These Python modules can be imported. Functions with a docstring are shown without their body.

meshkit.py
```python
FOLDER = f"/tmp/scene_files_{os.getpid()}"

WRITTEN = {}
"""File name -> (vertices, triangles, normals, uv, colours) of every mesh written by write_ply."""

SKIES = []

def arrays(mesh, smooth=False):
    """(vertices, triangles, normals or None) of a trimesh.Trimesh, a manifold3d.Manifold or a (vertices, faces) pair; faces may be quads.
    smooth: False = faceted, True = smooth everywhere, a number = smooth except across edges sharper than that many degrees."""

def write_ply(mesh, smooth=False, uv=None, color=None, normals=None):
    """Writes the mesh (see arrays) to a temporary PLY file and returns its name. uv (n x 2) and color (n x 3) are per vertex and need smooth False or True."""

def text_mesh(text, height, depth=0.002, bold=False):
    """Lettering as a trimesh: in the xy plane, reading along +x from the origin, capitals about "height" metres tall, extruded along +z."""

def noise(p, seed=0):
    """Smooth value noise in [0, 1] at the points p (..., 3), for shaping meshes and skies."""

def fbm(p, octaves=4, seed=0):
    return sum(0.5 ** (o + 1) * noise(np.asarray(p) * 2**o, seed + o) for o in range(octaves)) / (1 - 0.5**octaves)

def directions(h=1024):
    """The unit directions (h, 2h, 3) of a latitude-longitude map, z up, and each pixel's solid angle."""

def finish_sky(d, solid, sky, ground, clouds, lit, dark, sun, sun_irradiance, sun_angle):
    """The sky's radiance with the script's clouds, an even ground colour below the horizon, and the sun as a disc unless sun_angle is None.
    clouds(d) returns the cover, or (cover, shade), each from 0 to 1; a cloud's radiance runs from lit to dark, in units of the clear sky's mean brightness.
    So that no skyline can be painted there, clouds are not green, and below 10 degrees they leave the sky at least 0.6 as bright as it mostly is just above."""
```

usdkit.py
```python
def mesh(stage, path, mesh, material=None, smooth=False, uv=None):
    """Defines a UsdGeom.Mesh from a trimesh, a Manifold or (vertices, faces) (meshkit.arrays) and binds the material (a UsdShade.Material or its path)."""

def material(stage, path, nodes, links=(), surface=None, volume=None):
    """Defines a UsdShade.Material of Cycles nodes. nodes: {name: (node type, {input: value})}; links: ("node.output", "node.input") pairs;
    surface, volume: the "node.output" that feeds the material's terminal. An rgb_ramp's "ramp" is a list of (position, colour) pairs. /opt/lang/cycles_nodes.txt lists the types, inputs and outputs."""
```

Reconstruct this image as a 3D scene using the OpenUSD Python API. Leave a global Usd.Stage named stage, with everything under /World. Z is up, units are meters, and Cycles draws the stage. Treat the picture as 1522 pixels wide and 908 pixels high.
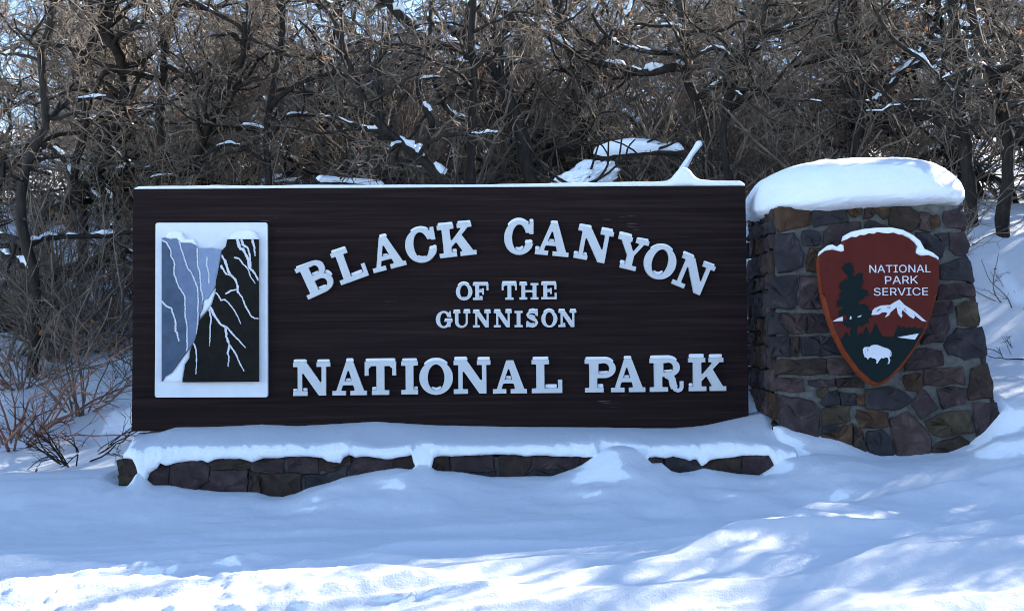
import math, numpy as np, trimesh, usdkit, meshkit
from pxr import Usd, UsdGeom, UsdLux, UsdShade, Gf, Sdf
from shapely.geometry import Polygon, LineString, MultiPolygon, Point, box
from shapely import affinity
from shapely.ops import unary_union
from scipy.interpolate import PchipInterpolator
from scipy.ndimage import gaussian_filter1d

stage = Usd.Stage.CreateInMemory()
UsdGeom.SetStageUpAxis(stage, 'Z'); UsdGeom.SetStageMetersPerUnit(stage, 1.0)
world = UsdGeom.Xform.Define(stage, '/World'); stage.SetDefaultPrim(world.GetPrim())
UsdGeom.Scope.Define(stage, '/World/Looks')

# ------------------------------------------------------------------ camera, sky, sun, exposure
W_, H_, F_ = 1522.0, 908.0, 2210.0                       # picture size and focal length in its pixels
EYE = np.array([0.0, -11.0, 1.7]); PITCH, ROLL = math.atan(46 / F_), 0.0065
EXPOSURE = 2.25
fw = np.array([0, math.cos(PITCH), math.sin(PITCH)]); up0 = np.array([0, -math.sin(PITCH), math.cos(PITCH)]); rt0 = np.array([1.0, 0, 0])
RT = math.cos(ROLL) * rt0 - math.sin(ROLL) * up0; UP = math.cos(ROLL) * up0 + math.sin(ROLL) * rt0
cam = UsdGeom.Camera.Define(stage, '/World/camera')
cam.CreateHorizontalApertureAttr(36.0); cam.CreateFocalLengthAttr(36.0 * F_ / W_)
cam.CreateClippingRangeAttr(Gf.Vec2f(0.05, 2000)); cam.CreateExposureAttr(EXPOSURE)
cam.AddTransformOp().Set(Gf.Matrix4d(*RT, 0, *UP, 0, *(-fw), 0, *EYE, 1))

SUN = np.array([0.77, 0.64, 0.0]); SUN /= np.linalg.norm(SUN); EL = math.radians(24.5)
SUN = np.array([SUN[0] * math.cos(EL), SUN[1] * math.cos(EL), math.sin(EL)])
usdkit.material(stage, '/World/Looks/sky_look', {
    's': ('sky_texture', {'sky_type': 'single_scattering', 'sun_disc': False, 'sun_elevation': EL, 'sun_rotation': math.atan2(SUN[0], SUN[1]), 'altitude': 2400.0, 'air_density': 1.0, 'aerosol_density': 0.15, 'ozone_density': 1.4}),
    'b': ('background_shader', {'strength': 0.08})}, [('s.color', 'b.color')], surface='b.background')
dome = UsdLux.DomeLight.Define(stage, '/World/sky')
UsdShade.MaterialBindingAPI.Apply(dome.GetPrim()).Bind(UsdShade.Material.Get(stage, '/World/Looks/sky_look'))
sun = UsdLux.DistantLight.Define(stage, '/World/sun')
sun.CreateNormalizeAttr(True); sun.CreateIntensityAttr(1.25); sun.CreateAngleAttr(0.5); sun.CreateColorAttr(Gf.Vec3f(1.0, 0.95, 0.86))
sx_ = np.cross([0, 0, 1.0], SUN); sx_ /= np.linalg.norm(sx_); sy_ = np.cross(SUN, sx_)
sun.AddTransformOp().Set(Gf.Matrix4d(*sx_, 0, *sy_, 0, *SUN, 0, 0, 0, 0, 1))

# ------------------------------------------------------------------ helpers
used = {}
def path_for(name, parent='/World'):
    k = (parent, name); n = used.get(k, 0); used[k] = n + 1
    return f'{parent}/{name}' + (f'_{n:03d}' if n else '')
def tag(prim, label=None, cat=None, group=None, kind=None):
    for k, v in (('label', label), ('category', cat), ('group', group), ('kind', kind)):
        if v: prim.SetCustomDataByKey(k, v)
    return prim
def thing(name, label, cat, group=None, loc=None):
    x = UsdGeom.Xform.Define(stage, path_for(name))
    if loc is not None: x.AddTranslateOp().Set(Gf.Vec3d(*map(float, loc)))
    return tag(x.GetPrim(), label, cat, group)
def obj(name, mesh, mat, parent=None, smooth=False, **kw):
    p = path_for(name, str(parent.GetPath()) if parent is not None else '/World')
    return tag(usdkit.mesh(stage, p, mesh, f'/World/Looks/{mat}', smooth=smooth).GetPrim(), **kw)
def copy_of(src, name, label, cat, group, loc, rz, sc):
    x = UsdGeom.Xform.Define(stage, path_for(name)); p = x.GetPrim()
    p.GetReferences().AddInternalReference(src); p.SetInstanceable(True)
    x.AddTranslateOp().Set(Gf.Vec3d(*map(float, loc))); x.AddRotateZOp().Set(float(rz)); x.AddScaleOp().Set(Gf.Vec3f(*[float(sc)] * 3))
    return tag(p, label, cat, group)
def ray(px, py):
    d = fw + RT * (px - W_ / 2) / F_ - UP * (py - H_ / 2) / F_
    return d / d[1]
def at_y(px, py, y):                                     # the point of depth y that is seen at this place
    return EYE + ray(px, py) * (y - EYE[1])
class Plane:
    """A flat face: origin, right, up, outward; local coordinates (u, v) of what is seen there, solids raised on it."""
    def __init__(s, o, u, v):
        s.o, s.u, s.v = (np.array(a, float) for a in (o, u, v)); s.u /= np.linalg.norm(s.u); s.v -= s.u * (s.u @ s.v); s.v /= np.linalg.norm(s.v); s.n = np.cross(s.u, s.v)
    def uv(s, px, py):
        d = ray(px, py); p = EYE + d * (((s.o - EYE) @ s.n) / (d @ s.n)) - s.o
        return p @ s.u, p @ s.v
    def poly(s, pts, ox=0, oy=0, k=1.0):
        return Polygon([s.uv(ox + x / k, oy + y / k) for x, y in pts]).buffer(0)
    def world(s, uvw):
        uvw = np.asarray(uvw, float)
        return s.o + uvw[:, :1] * s.u + uvw[:, 1:2] * s.v + uvw[:, 2:3] * s.n
    def solid(s, shape, w0, w1):
        ms = []
        for g in getattr(shape, 'geoms', [shape]):
            if g.geom_type == 'Polygon' and g.area > 1e-7:
                m = trimesh.creation.extrude_polygon(g, w1 - w0, engine='earcut'); m.vertices[:, 2] += w0; ms.append(m)
        if not ms: return None
        m = trimesh.util.concatenate(ms); m.vertices = s.world(m.vertices)
        return m
def mat(name, nodes, links, surface='p.BSDF'):
    usdkit.material(stage, '/World/Looks/' + name, nodes, links, surface=surface)
def plain(name, c, rough=0.6, nscale=30.0, var=0.18, bump=0.0, spec=0.3, stretch=(1, 1, 1)):
    """A colour with mottling and fine relief."""
    lo, hi = [max(0, x * (1 - var)) for x in c], [min(1, x * (1 + var)) for x in c]
    nodes = {'t': ('texture_coordinate', {}), 'm': ('mapping', {'scale': stretch}), 'n': ('noise_texture', {'scale': nscale, 'detail': 6.0, 'roughness': 0.6}),
             'r': ('rgb_ramp', {'ramp': [(0.3, lo), (0.7, hi)]}), 'p': ('principled_bsdf', {'roughness': rough, 'specular_ior_level': spec})}
    links = [('t.object', 'm.vector'), ('m.vector', 'n.vector'), ('n.fac', 'r.fac'), ('r.color', 'p.base_color')]
    if bump:
        nodes['b'] = ('bump', {'strength': 1.0, 'distance': bump}); links += [('n.fac', 'b.height'), ('b.normal', 'p.normal')]
    mat(name, nodes, links)

# ------------------------------------------------------------------ materials
mat('snow', {'t': ('texture_coordinate', {}), 'n': ('noise_texture', {'scale': 9.0, 'detail': 4.0}), 'g': ('noise_texture', {'scale': 85.0, 'detail': 4.0, 'roughness': 0.7}),
             'b1': ('bump', {'strength': 0.6, 'distance': 0.014}), 'b2': ('bump', {'strength': 0.8, 'distance': 0.006}),
             'p': ('principled_bsdf', {'base_color': (0.83, 0.85, 0.89), 'roughness': 0.55, 'specular_ior_level': 0.25})},
    [('t.object', 'n.vector'), ('t.object', 'g.vector'), ('n.fac', 'b1.height'), ('g.fac', 'b2.height'), ('b1.normal', 'b2.normal'), ('b2.normal', 'p.normal')])
mat('board_wood', {'t': ('texture_coordinate', {}), 'm': ('mapping', {'scale': (0.55, 5, 26)}), 'n': ('noise_texture', {'scale': 1.6, 'detail': 8.0, 'roughness': 0.62, 'distortion': 0.4}),
                   'r': ('rgb_ramp', {'ramp': [(0.30, (0.0055, 0.0030, 0.0030)), (0.5, (0.0135, 0.0070, 0.0066)), (0.70, (0.026, 0.0140, 0.0125))]}),
                   'm2': ('mapping', {'scale': (5, 5, 75)}), 'n2': ('noise_texture', {'scale': 1.0, 'detail': 3.0, 'roughness': 0.5}), 'm3': ('mapping', {'scale': (0.8, 1, 1.6), 'location': (3.1, 0, 1.7)}), 'n3': ('noise_texture', {'scale': 1.5, 'detail': 2.0}),
                   'q': ('math', {'math_type': 'multiply'}), 's': ('map_range', {'from_min': 0.445, 'from_max': 0.49, 'clamp': True}),
                   'x': ('mix_color', {'blend_type': 'mix', 'b': (0.075, 0.062, 0.058)}), 'b': ('bump', {'strength': 0.6, 'distance': 0.004}), 'p': ('principled_bsdf', {'roughness': 0.7, 'specular_ior_level': 0.10})},
    [('t.object', 'm.vector'), ('m.vector', 'n.vector'), ('n.fac', 'r.fac'), ('t.object', 'm2.vector'), ('m2.vector', 'n2.vector'), ('t.object', 'm3.vector'), ('m3.vector', 'n3.vector'),
     ('n2.fac', 'q.value1'), ('n3.fac', 'q.value2'), ('q.value', 's.value'), ('s.result', 'x.fac'), ('r.color', 'x.a'), ('x.result', 'p.base_color'), ('n.fac', 'b.height'), ('b.normal', 'p.normal')])
plain('white_paint', (0.53, 0.535, 0.54), 0.5, 40, 0.03, 0.0006)
plain('panel_white', (0.68, 0.70, 0.73), 0.5, 8, 0.05, 0.0008)
plain('cliff_dark_blue', (0.050, 0.078, 0.125), 0.55, 14, 0.22, 0.001)
plain('cliff_blue', (0.125, 0.168, 0.262), 0.55, 14, 0.16, 0.001)
plain('cliff_pale_blue', (0.205, 0.265, 0.385), 0.55, 14, 0.10, 0.001)
plain('cliff_black', (0.009, 0.0085, 0.007), 0.65, 18, 0.35, 0.001, spec=.1)
plain('arrow_red', (0.085, 0.0135, 0.0095), 0.6, 12, 0.10, 0.0008, spec=.1)
plain('arrow_rim', (0.17, 0.032, 0.010), 0.5, 35, 0.3, 0.002, spec=.15)
plain('arrow_green', (0.0045, 0.0115, 0.0115), 0.6, 30, 0.15, 0.0005, spec=.1)
plain('arrow_line', (0.014, 0.010, 0.010), 0.6)
plain('arrow_white', (0.60, 0.60, 0.64), 0.5, 30, 0.04)
plain('mortar', (0.105, 0.103, 0.096), 0.9, 26, 0.32, 0.012, spec=.1)
def stone(name, a, b, vein, vs=7.0):
    mat(name, {'t': ('texture_coordinate', {}), 'n': ('noise_texture', {'scale': vs, 'detail': 8.0, 'roughness': 0.66, 'distortion': 0.6}), 'f': ('noise_texture', {'scale': 60.0, 'detail': 4.0}),
               'r': ('rgb_ramp', {'ramp': [(0.28, a), (0.52, b), (0.66, [0.6 * x + 0.4 * y for x, y in zip(b, vein)]), (0.76, vein)]}), 'o': ('geometry', {}),
               'h': ('map_range', {'from_min': 0.0, 'from_max': 1.0, 'to_min': 0.7, 'to_max': 1.35}), 'c': ('hsv', {}),
               'b1': ('bump', {'strength': 0.8, 'distance': 0.02}), 'b2': ('bump', {'strength': 0.6, 'distance': 0.006}), 'p': ('principled_bsdf', {'roughness': 0.8, 'specular_ior_level': 0.15})},
        [('t.object', 'n.vector'), ('t.object', 'f.vector'), ('n.fac', 'r.fac'), ('f.fac', 'h.value'), ('h.result', 'c.value'), ('r.color', 'c.color'), ('c.color', 'p.base_color'),
         ('n.fac', 'b1.height'), ('f.fac', 'b2.height'), ('b1.normal', 'b2.normal'), ('b2.normal', 'p.normal')])
stone('stone_purple', (0.020, 0.0150, 0.0165), (0.043, 0.0290, 0.0300), (0.125, 0.088, 0.086))
stone('stone_blue', (0.0155, 0.0150, 0.0175), (0.0305, 0.0270, 0.030), (0.095, 0.075, 0.078))
stone('stone_rust', (0.029, 0.0175, 0.0125), (0.058, 0.032, 0.020), (0.14, 0.085, 0.048))
stone('stone_pink', (0.031, 0.021, 0.020), (0.060, 0.038, 0.036), (0.18, 0.125, 0.112))
stone('stone_brown', (0.0180, 0.0135, 0.0110), (0.037, 0.0255, 0.0205), (0.095, 0.068, 0.050))
stone('stone_tan', (0.029, 0.0215, 0.0150), (0.054, 0.039, 0.0255), (0.13, 0.096, 0.060))
STONE = dict(p='stone_purple', b='stone_blue', r='stone_rust', k='stone_pink', n='stone_brown', t='stone_tan')
def bark(name, lo, hi, sc=14.0, bump=0.012, streak=(1, 1, 0.22)):
    mat(name, {'t': ('texture_coordinate', {}), 'm': ('mapping', {'scale': streak}), 'n': ('noise_texture', {'scale': sc, 'detail': 6.0, 'roughness': 0.65}),
               'r': ('rgb_ramp', {'ramp': [(0.3, lo), (0.68, hi)]}), 'b': ('bump', {'strength': 0.9, 'distance': bump}), 'p': ('principled_bsdf', {'roughness': 0.85, 'specular_ior_level': 0.2})},
        [('t.object', 'm.vector'), ('m.vector', 'n.vector'), ('n.fac', 'r.fac'), ('r.color', 'p.base_color'), ('n.fac', 'b.height'), ('b.normal', 'p.normal')])
bark('bark', (0.009, 0.007, 0.006), (0.040, 0.031, 0.024), 26.0)
bark('twig_bark', (0.034, 0.0255, 0.020), (0.235, 0.182, 0.140), 6.0, 0.002, (1, 1, 1))
bark('red_twig', (0.14, 0.062, 0.045), (0.30, 0.15, 0.10), 6.0, 0.002, (1, 1, 1))
bark('dead_wood', (0.30, 0.25, 0.20), (0.46, 0.40, 0.33), 9.0, 0.003)
mat('dry_leaf', {'t': ('texture_coordinate', {}), 'n': ('noise_texture', {'scale': 18.0, 'detail': 2.0}), 'r': ('rgb_ramp', {'ramp': [(0.3, (0.20, 0.075, 0.03)), (0.7, (0.40, 0.19, 0.08))]}),
                 'd': ('diffuse_bsdf', {}), 'l': ('translucent_bsdf', {}), 'x': ('mix_closure', {'fac': 0.35})},
    [('t.object', 'n.vector'), ('n.fac', 'r.fac'), ('r.color', 'd.color'), ('r.color', 'l.color'), ('d.BSDF', 'x.closure1'), ('l.BSDF', 'x.closure2')], surface='x.closure')

# ------------------------------------------------------------------ the ground: one snow sheet
WALL_Y, PIL_Y = -0.60, -0.34
def zline(pts, y, xs):
    p = np.array([at_y(a, b, y) for a, b in pts]); return np.interp(xs, p[:, 0], p[:, 2])
BANK = [(-60, 716), (150, 710), (178, 722), (195, 722), (203, 712), (206, 700), (212, 700), (219, 711), (229, 721), (255, 721), (288, 727), (324, 730), (383, 731), (401, 736.7), (421, 737.4), (439, 733), (460, 724), (490, 716),
        (511, 708.5), (534, 704.6), (560, 699), (589, 695), (612, 697), (620, 689), (635, 687), (641, 694), (645, 697), (650, 699), (686, 701), (728, 708), (821, 707), (854, 695), (868, 688), (882, 678), (895, 669), (908, 663), (925, 661), (940, 664), (952, 672), (962, 682),
        (968, 688), (983, 687), (997, 699), (1010, 702), (1031, 699), (1046, 695), (1065, 699), (1107, 705), (1128, 706), (1144, 696), (1152, 688), (1165, 680), (1200, 674), (1250, 677), (1304, 686), (1352, 686), (1407, 682),
        (1440, 674), (1480, 652), (1522, 642), (1600, 632)]
PILB = [(-60, 705), (170, 700), (190, 690), (1120, 690), (1150, 634), (1160, 632), (1179, 639), (1210, 647), (1232, 649), (1252, 654), (1272, 663), (1304, 675), (1352, 674), (1407, 670), (1440, 658), (1462, 640), (1481, 615), (1500, 604), (1600, 606)]
def axis(segs):
    a = [np.arange(s, e, d) for s, e, d in segs]; return np.unique(np.round(np.concatenate(a), 5))
gx = axis([(-300, -40, 20), (-40, -12, 2), (-12, -4.4, .25), (-4.4, 4.9, .022), (4.9, 14, .25), (14, 40, 2), (40, 301, 20)])
gy = axis([(-120, -20, 10), (-20, -6, .5), (-6, -4.3, .06), (-4.3, 0.6, .02), (0.6, 4, .06), (4, 14, .2), (14, 40, 1), (40, 300, 20)])
def by_x(*v): return np.interp(gx, [-5, -3.3, -2.6, 1.7, 3.5, 5], v)
e0 = zline(BANK, WALL_Y, gx); dx_ = .022
def sm(a, s):
    core = (gx > -4.4) & (gx < 4.9); o = a.copy(); o[core] = gaussian_filter1d(a[core], s / dx_, mode='nearest'); return o
flat = by_x(.44, .44, .44, .46, .50, .54)
rows = [(-120, 0 * gx), (-12, 0 * gx), (-6.2, 0 * gx), (-5.2, 0 * gx + .12), (-4.0, flat - .12), (-3.2, flat - .05), (-2.0, flat + .01), (-1.55, flat + .25 * (sm(e0, .40) - flat)), (-1.15, flat + .62 * (sm(e0, .25) - flat)), (-.82, flat + .93 * (sm(e0, .07) - flat)), (-.745, sm(e0, .025) - .012),
        (-.64, e0), (WALL_Y, e0), (PIL_Y, np.where((gx > -2.86) & (gx < 1.86), np.minimum(e0, .80), zline(PILB, PIL_Y, gx))),
        (.12, np.where((gx > -2.86) & (gx < 1.86), .80, by_x(.70, .72, .80, .9, 1.33, 1.28))), (.5, by_x(.80, .84, .95, 1.15, 1.40, 1.36)), (1.5, by_x(1.10, 1.15, 1.4, 1.6, 1.72, 1.75)), (3.2, by_x(1.70, 1.75, 2.1, 2.4, 2.66, 2.70)),
        (6, by_x(2.5, 2.55, 2.8, 3.1, 3.2, 3.25)), (10, by_x(3.4, 3.45, 3.7, 3.9, 4.05, 4.1)), (25, 0 * gx + 6.7), (40, 0 * gx + 7.3), (100, 0 * gx + 6), (300, 0 * gx + 4)]
GZ = PchipInterpolator([r[0] for r in rows], np.array([r[1] for r in rows]), axis=0)(gy)
X, Y = np.meshgrid(gx, gy)
def fb(sx, sy, seed, oct=4, th=0.0):
    c, s = math.cos(th), math.sin(th); u, v = c * X + s * Y, -s * X + c * Y
    return meshkit.fbm(np.stack([u / sx, v / sy, 0 * u + seed * 7.3], -1), oct, seed)
def win(a, lo0, lo1, hi1, hi0): return np.clip((a - lo0) / (lo1 - lo0), 0, 1) * np.clip((hi0 - a) / (hi0 - hi1), 0, 1)
front = win(Y, -5.5, -3.9, -2.5, -1.75)
r1 = fb(3.6, .42, 3, 2, .36); r2 = fb(2.4, .24, 5, 2, .26)
GZ += front * (.085 * (1 - np.abs(2 * r1 - 1)) ** 2 + .035 * (1 - np.abs(2 * r2 - 1)) ** 3) + win(Y, -5.5, -3.9, -1.2, -.75) * .07 * (fb(1.5, .8, 9, 3) - .5)
def ridge(pts, h, wn, wf):                                # a drift: gentle towards the camera side, steep on the far side
    ls = LineString(pts).simplify(0); P = np.array(ls.coords); best = np.full(X.shape, 1e9); sgn = np.zeros(X.shape); tt = np.zeros(X.shape); L = 0
    m = (np.abs(X) < 6) & (Y > -6) & (Y < 0)
    x, y = X[m], Y[m]; b, s, t = best[m], sgn[m], tt[m]
    for a, c in zip(P[:-1], P[1:]):
        d = c - a; q = np.clip(((x - a[0]) * d[0] + (y - a[1]) * d[1]) / (d @ d), 0, 1); ex, ey = x - a[0] - q * d[0], y - a[1] - q * d[1]; r = np.hypot(ex, ey)
        k = r < b; b = np.where(k, r, b); s = np.where(k, np.sign(d[0] * ey - d[1] * ex), s); t = np.where(k, L + q * np.hypot(*d), t); L += np.hypot(*d)
    out = np.zeros(X.shape); w = np.where(s > 0, wf, wn); e = np.clip(np.minimum(t, L - t) / (.3 * L) + .12, 0, 1)
    out[m] = h * e * np.exp(-(b / w) ** 1.6); return out
GZ += ridge([(-.1, -3.75), (.83, -3.3), (1.53, -2.6), (2.2, -1.75), (3.3, -1.3), (4.4, -1.0)], .17, .50, .14)
GZ += ridge([(1.2, -3.9), (2.2, -2.9), (3.3, -2.1), (4.4, -1.6)], .11, .42, .12)
GZ += ridge([(-3.6, -3.0), (-2.2, -3.1), (-1.2, -3.25), (-.3, -3.3), (.5, -3.0), (1.2, -2.5)], .085, .34, .11)
GZ += ridge([(-.9, -2.75), (.2, -2.45), (1.0, -2.0), (1.9, -1.55)], .06, .26, .10)
GZ += ridge([(-3.2, -3.75), (-1.6, -3.72), (-.7, -3.62), (.2, -3.95)], .10, .4, .16)
GZ += ridge([(-2.6, -1.95), (-1.9, -1.72), (-.8, -1.78), (.2, -1.72), (1.0, -1.55)], .035, .06, .3)
GZ += win(Y, -2.3, -1.5, -.95, -.70) * (.11 * (fb(.75, .42, 51, 2) - .5) + .05 * (fb(.30, .2, 53, 2) - .5))
for cx, cy, r, d in ((-2.1, -1.95, .07, .06), (-1.95, -1.90, .05, .04), (1.35, -1.25, .10, .04), (.9, -1.5, .08, .03), (2.0, -1.35, .14, .05), (-.9, -1.35, .2, .04), (2.02, -.60, .028, .06)):
    GZ -= d * np.exp(-(((X - cx) / (1.4 * r)) ** 2 + ((Y - cy) / r) ** 2))
rough = win(Y, -5, -4.4, -3.25, -2.85) * win(X, -6, -5, -1.3, -.3)
GZ += rough * (.045 * np.maximum(0, fb(.075, .07, 21, 4) - .50) * 2 + .05 * (fb(.35, .3, 22, 3) - .5))
GZ += win(Y, .3, 1.0, 30, 60) * (.28 * (fb(1.7, 1.5, 31, 4) - .5) + .14 * (fb(.5, .5, 33, 3) - .5)) * np.where((X > 3.2) & (Y < 3.2), .35, 1)
GZ += win(Y, -4.5, -4, 0, .5) * (.010 * (fb(.12, .10, 41, 3) - .5) + .005 * (fb(.05, .05, 43, 2) - .5))
GZ[Y < -6.15] = np.minimum(GZ[Y < -6.15], 0)
ni, nj = len(gy), len(gx); ii = np.arange(ni * nj).reshape(ni, nj)
q = np.stack([ii[:-1, :-1], ii[:-1, 1:], ii[1:, 1:], ii[1:, :-1]], -1).reshape(-1, 4)
obj('snow_ground', (np.stack([X, Y, GZ], -1).reshape(-1, 3), q), 'snow', smooth=True, label='wind-drifted white snow covering the ground in front of and behind the sign', cat='snow', kind='structure')
mat('asphalt', {'t': ('texture_coordinate', {}), 'n': ('noise_texture', {'scale': 1.2, 'detail': 6.0}), 'r': ('rgb_ramp', {'ramp': [(0.35, (0.045, 0.045, 0.048)), (0.68, (0.085, 0.085, 0.088)), (0.8, (0.45, 0.46, 0.48))]}), 'p': ('principled_bsdf', {'roughness': 0.8})},
    [('t.object', 'n.vector'), ('n.fac', 'r.fac'), ('r.color', 'p.base_color')])
obj('road', trimesh.creation.box(bounds=[(-290, -16.5, -.05), (290, -6.6, .006)]), 'asphalt', label='dark plowed asphalt road in front of the snow bank', cat='road', kind='structure')
from scipy.interpolate import RegularGridInterpolator
ground = RegularGridInterpolator((gy, gx), GZ, bounds_error=False, fill_value=6.0)
def gz(x, y): return float(ground((y, x)))

# ------------------------------------------------------------------ stone pieces
def stone_mesh(pl, shape, rng, proud=0.022, back=-0.03, rough=0.009):
    shape = shape.buffer(-.004, join_style=1).buffer(.011, join_style=2)
    if shape.geom_type != 'Polygon': shape = max(shape.geoms, key=lambda g: g.area)
    ring = shape.simplify(.004).exterior.segmentize(.055); c = np.array(shape.representative_point().coords[0])
    P = np.array(ring.coords)[:-1]; n = len(P); P = P + rng.normal(0, .0040, (n, 2))
    tilt = rng.normal(0, .05, 2); pr = proud * rng.uniform(.7, 1.35)
    def lay(k, w, j): 
        p = c + (P - c) * k; return np.column_stack([p, w + (p - c) @ tilt * (w > 0) + rng.normal(0, j, len(p)) * (w > 0)])
    V = np.vstack([lay(1.0, back, 0), lay(1.0, pr * .6, rough * .4), lay(.93, pr, rough * .7), lay(.5, pr * 1.1, rough * .8), [[*c, pr * 1.15]]])
    F = []
    for r in range(3):
        for i in range(n):
            a, b, d, e = r * n + i, r * n + (i + 1) % n, (r + 1) * n + (i + 1) % n, (r + 1) * n + i
            F += [(a, b, d), (a, d, e)]
    F += [(3 * n + i, 3 * n + (i + 1) % n, 4 * n) for i in range(n)]
    m = trimesh.Trimesh(pl.world(V), F, process=False)
    m.fix_normals(); return m

# ------------------------------------------------------------------ the sign board
yaw, lean = math.radians(.7), math.radians(1.2)
BO = at_y(655, 460, 0.0)
BP = Plane(BO, (math.cos(yaw), math.sin(yaw), 0), (0, math.sin(lean), math.cos(lean)))
sign = thing('park_sign', 'long dark brown wooden sign with white lettering BLACK CANYON OF THE GUNNISON NATIONAL PARK', 'sign')
bc = Polygon([BP.uv(*p) for p in ((198, 281), (1108, 276), (1113, 634), (196, 641))])
bm = BP.solid(bc.buffer(-.012).buffer(.012), -.14, 0)
obj('board', bm, 'board_wood', sign, smooth=30)
for px in (420, 900):                                    # the posts that carry it, behind the stone ledge
    u, v = BP.uv(px, 640); obj('post', BP.solid(box(u - .09, v - .8, u + .09, v + .2), -.30, -.142), 'board_wood', sign)

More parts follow.
